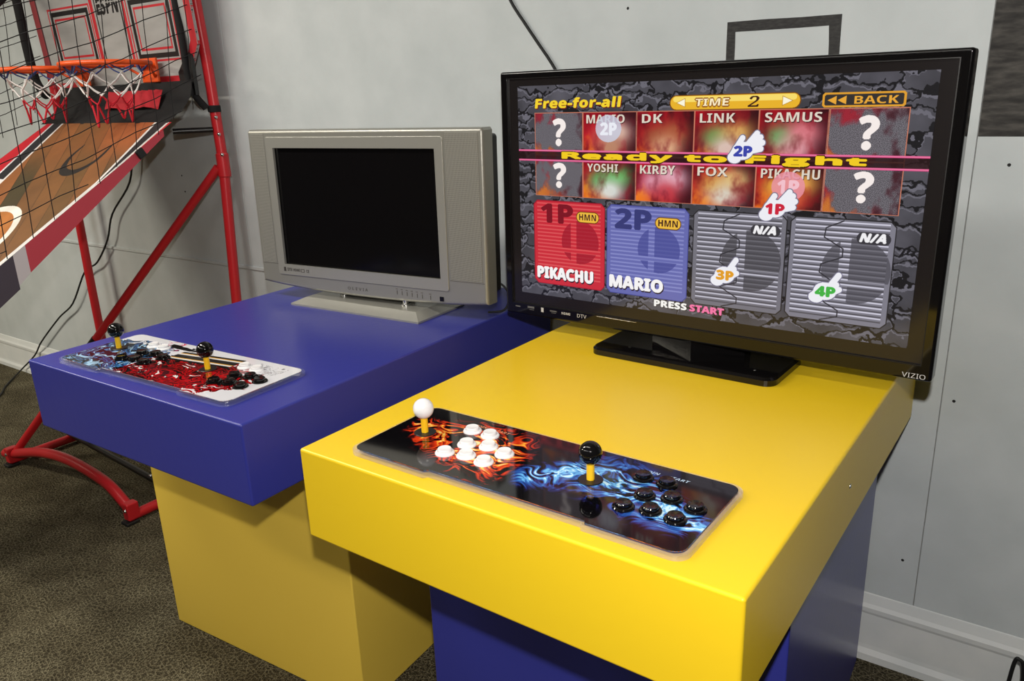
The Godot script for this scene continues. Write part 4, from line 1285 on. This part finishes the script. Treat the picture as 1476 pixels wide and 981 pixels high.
func ramp_art() -> Image:
	# x -3.47..-2.60 across, z 0.262..1.45 down
	var w := 700; var h := 956
	var img := Image.create(w, h, false, Image.FORMAT_RGB8)
	var n := noise(0.01, 61)
	for j in h:
		var z := 0.262 + 1.188 * j / h
		var xl := -3.335 + 0.30 * (z - 0.27); var xr := minf(-2.702 + 0.27 * (z - 0.27), -2.625)
		for i in w:
			var x := -3.47 + 0.87 * i / w
			var col: Color
			if x > xl and x < xr:
				# slanting planks in browns
				var s := (x - 0.9 * z) * 9.0
				var id := floorf(s)
				var q := fposmod(sin(id * 12.9898) * 43758.5, 1.0)
				col = rgb(104, 72, 36).lerp(rgb(146, 88, 46), q)
				col = col.lerp(rgb(62, 54, 32), smoothstep(0.42, 0.60, fposmod(q * 7.3, 1.0)) * smoothstep(0.35, 0.6, z))
				col = col.lerp(rgb(172, 84, 40), (1.0 - smoothstep(0.27, 0.5, z)) * smoothstep(-3.2, -2.8, x) * 0.6)
				if fposmod(s, 1.0) < 0.03: col = col.darkened(0.4)
				var d := Vector2(x + 2.97, (z - 0.855) * 1.15).length()
				if d < 0.215: col = rgb(222, 218, 210) if d > 0.185 else rgb(196, 128, 58).lerp(rgb(160, 96, 44), q)
			elif x <= xl:
				var e := xl - x
				col = rgb(216, 212, 210) if e < 0.014 else (rgb(32, 30, 36) if e < 0.078 and z < 0.56 else (rgb(214, 210, 214) if e < 0.092 else rgb(190, 22, 40)))
			else:
				var e := x - xr
				var blk := maxf(0.0, 0.060 - 0.20 * (z - 0.27))
				col = rgb(216, 212, 210) if e < 0.014 else (rgb(32, 30, 34) if e < 0.014 + blk else (rgb(216, 212, 210) if e < 0.028 + blk else rgb(194, 26, 40)))
			img.set_pixel(i, j, col * (1.0 + 0.08 * n.get_noise_2d(i, j)))
	# sweeping black curve
	var pts := []
	for p in [Vector3(-2.99, 0, 0.375), Vector3(-2.985, 0, 0.44), Vector3(-2.94, 0, 0.495), Vector3(-2.8722, 0, 0.512), Vector3(-2.82, 0, 0.495), Vector3(-2.79, 0, 0.45), Vector3(-2.80, 0, 0.385)]:
		pts.append(p)
	var sm := smooth(pts, 8)
	for i in sm.size() - 1:
		var a := Vector2((sm[i].x + 3.47) / 0.87 * w, (sm[i].z - 0.262) / 1.188 * h)
		var b := Vector2((sm[i + 1].x + 3.47) / 0.87 * w, (sm[i + 1].z - 0.262) / 1.188 * h)
		stroke(img, [a, b], 7.0 + 17.0 * sin(PI * i / float(sm.size())), rgb(28, 24, 22))
	return img

# ---------------------------------------------------------------- loose cables
func cables() -> void:
	var k := [Vector3(-1.368, 1.77, 0.008), Vector3(-1.3301, 1.6855, 0.008), Vector3(-1.2824, 1.6205, 0.008), Vector3(-1.2435, 1.5705, 0.008), Vector3(-1.1963, 1.5097, 0.008), Vector3(-1.14, 1.42, 0.008), Vector3(-1.05, 1.30, 0.010)]
	k.push_front(Vector3(-1.47, 2.10, 0.008))
	k.push_front(Vector3(-1.50, 2.695, 0.008))
	tag(part("wall_cable", tube(smooth(k, 5), 0.0042, 8), M.rubber, self), "black cable running down the wall to the top of the black television", "cable")
	var c := [Vector3(-3.2745, 1.2848, 0.03), Vector3(-3.3394, 1.1328, 0.03), Vector3(-3.5277, 0.9849, 0.03), Vector3(-3.6109, 0.8623, 0.03), Vector3(-3.7438, 0.7429, 0.03), Vector3(-3.8794, 0.6826, 0.03), Vector3(-4.0602, 0.5038, 0.03), Vector3(-4.2396, 0.4033, 0.03), Vector3(-4.495, 0.2355, 0.03), Vector3(-4.6162, 0.1359, 0.03), Vector3(-4.80, 0.020, 0.045), Vector3(-4.6388, 0.006, 0.1993), Vector3(-4.5124, 0.006, 0.2825), Vector3(-4.40, 0.006, 0.40)]
	tag(part("power_cord", tube(smooth(c, 5), 0.0042, 8), M.rubber, self), "black power cord hanging behind the basketball game down to the carpet", "cable")
	# leads behind the silver television
	var d := [Vector3(-1.255, 0.945, 0.270), Vector3(-1.222, 0.960, 0.260), Vector3(-1.195, 0.930, 0.255), Vector3(-1.205, 0.890, 0.265), Vector3(-1.245, 0.883, 0.285)]
	tag(part("video_lead", tube(smooth(d, 6), 0.0030, 8), M.rubber, self), "thin black lead looping behind the right edge of the silver television", "cable")
	# loop of cord standing on the carpet at the right edge
	var e := [Vector3(0.030, 0.006, 0.11), Vector3(0.040, 0.08, 0.10), Vector3(0.0475, 0.1877, 0.10), Vector3(0.056, 0.2000, 0.10), Vector3(0.066, 0.18, 0.10), Vector3(0.074, 0.08, 0.10), Vector3(0.085, 0.006, 0.11)]
	tag(part("cord_loop", tube(smooth(e, 6), 0.0042, 8), M.rubber, self), "dark cord loop standing on the carpet at the lower right edge", "cable")
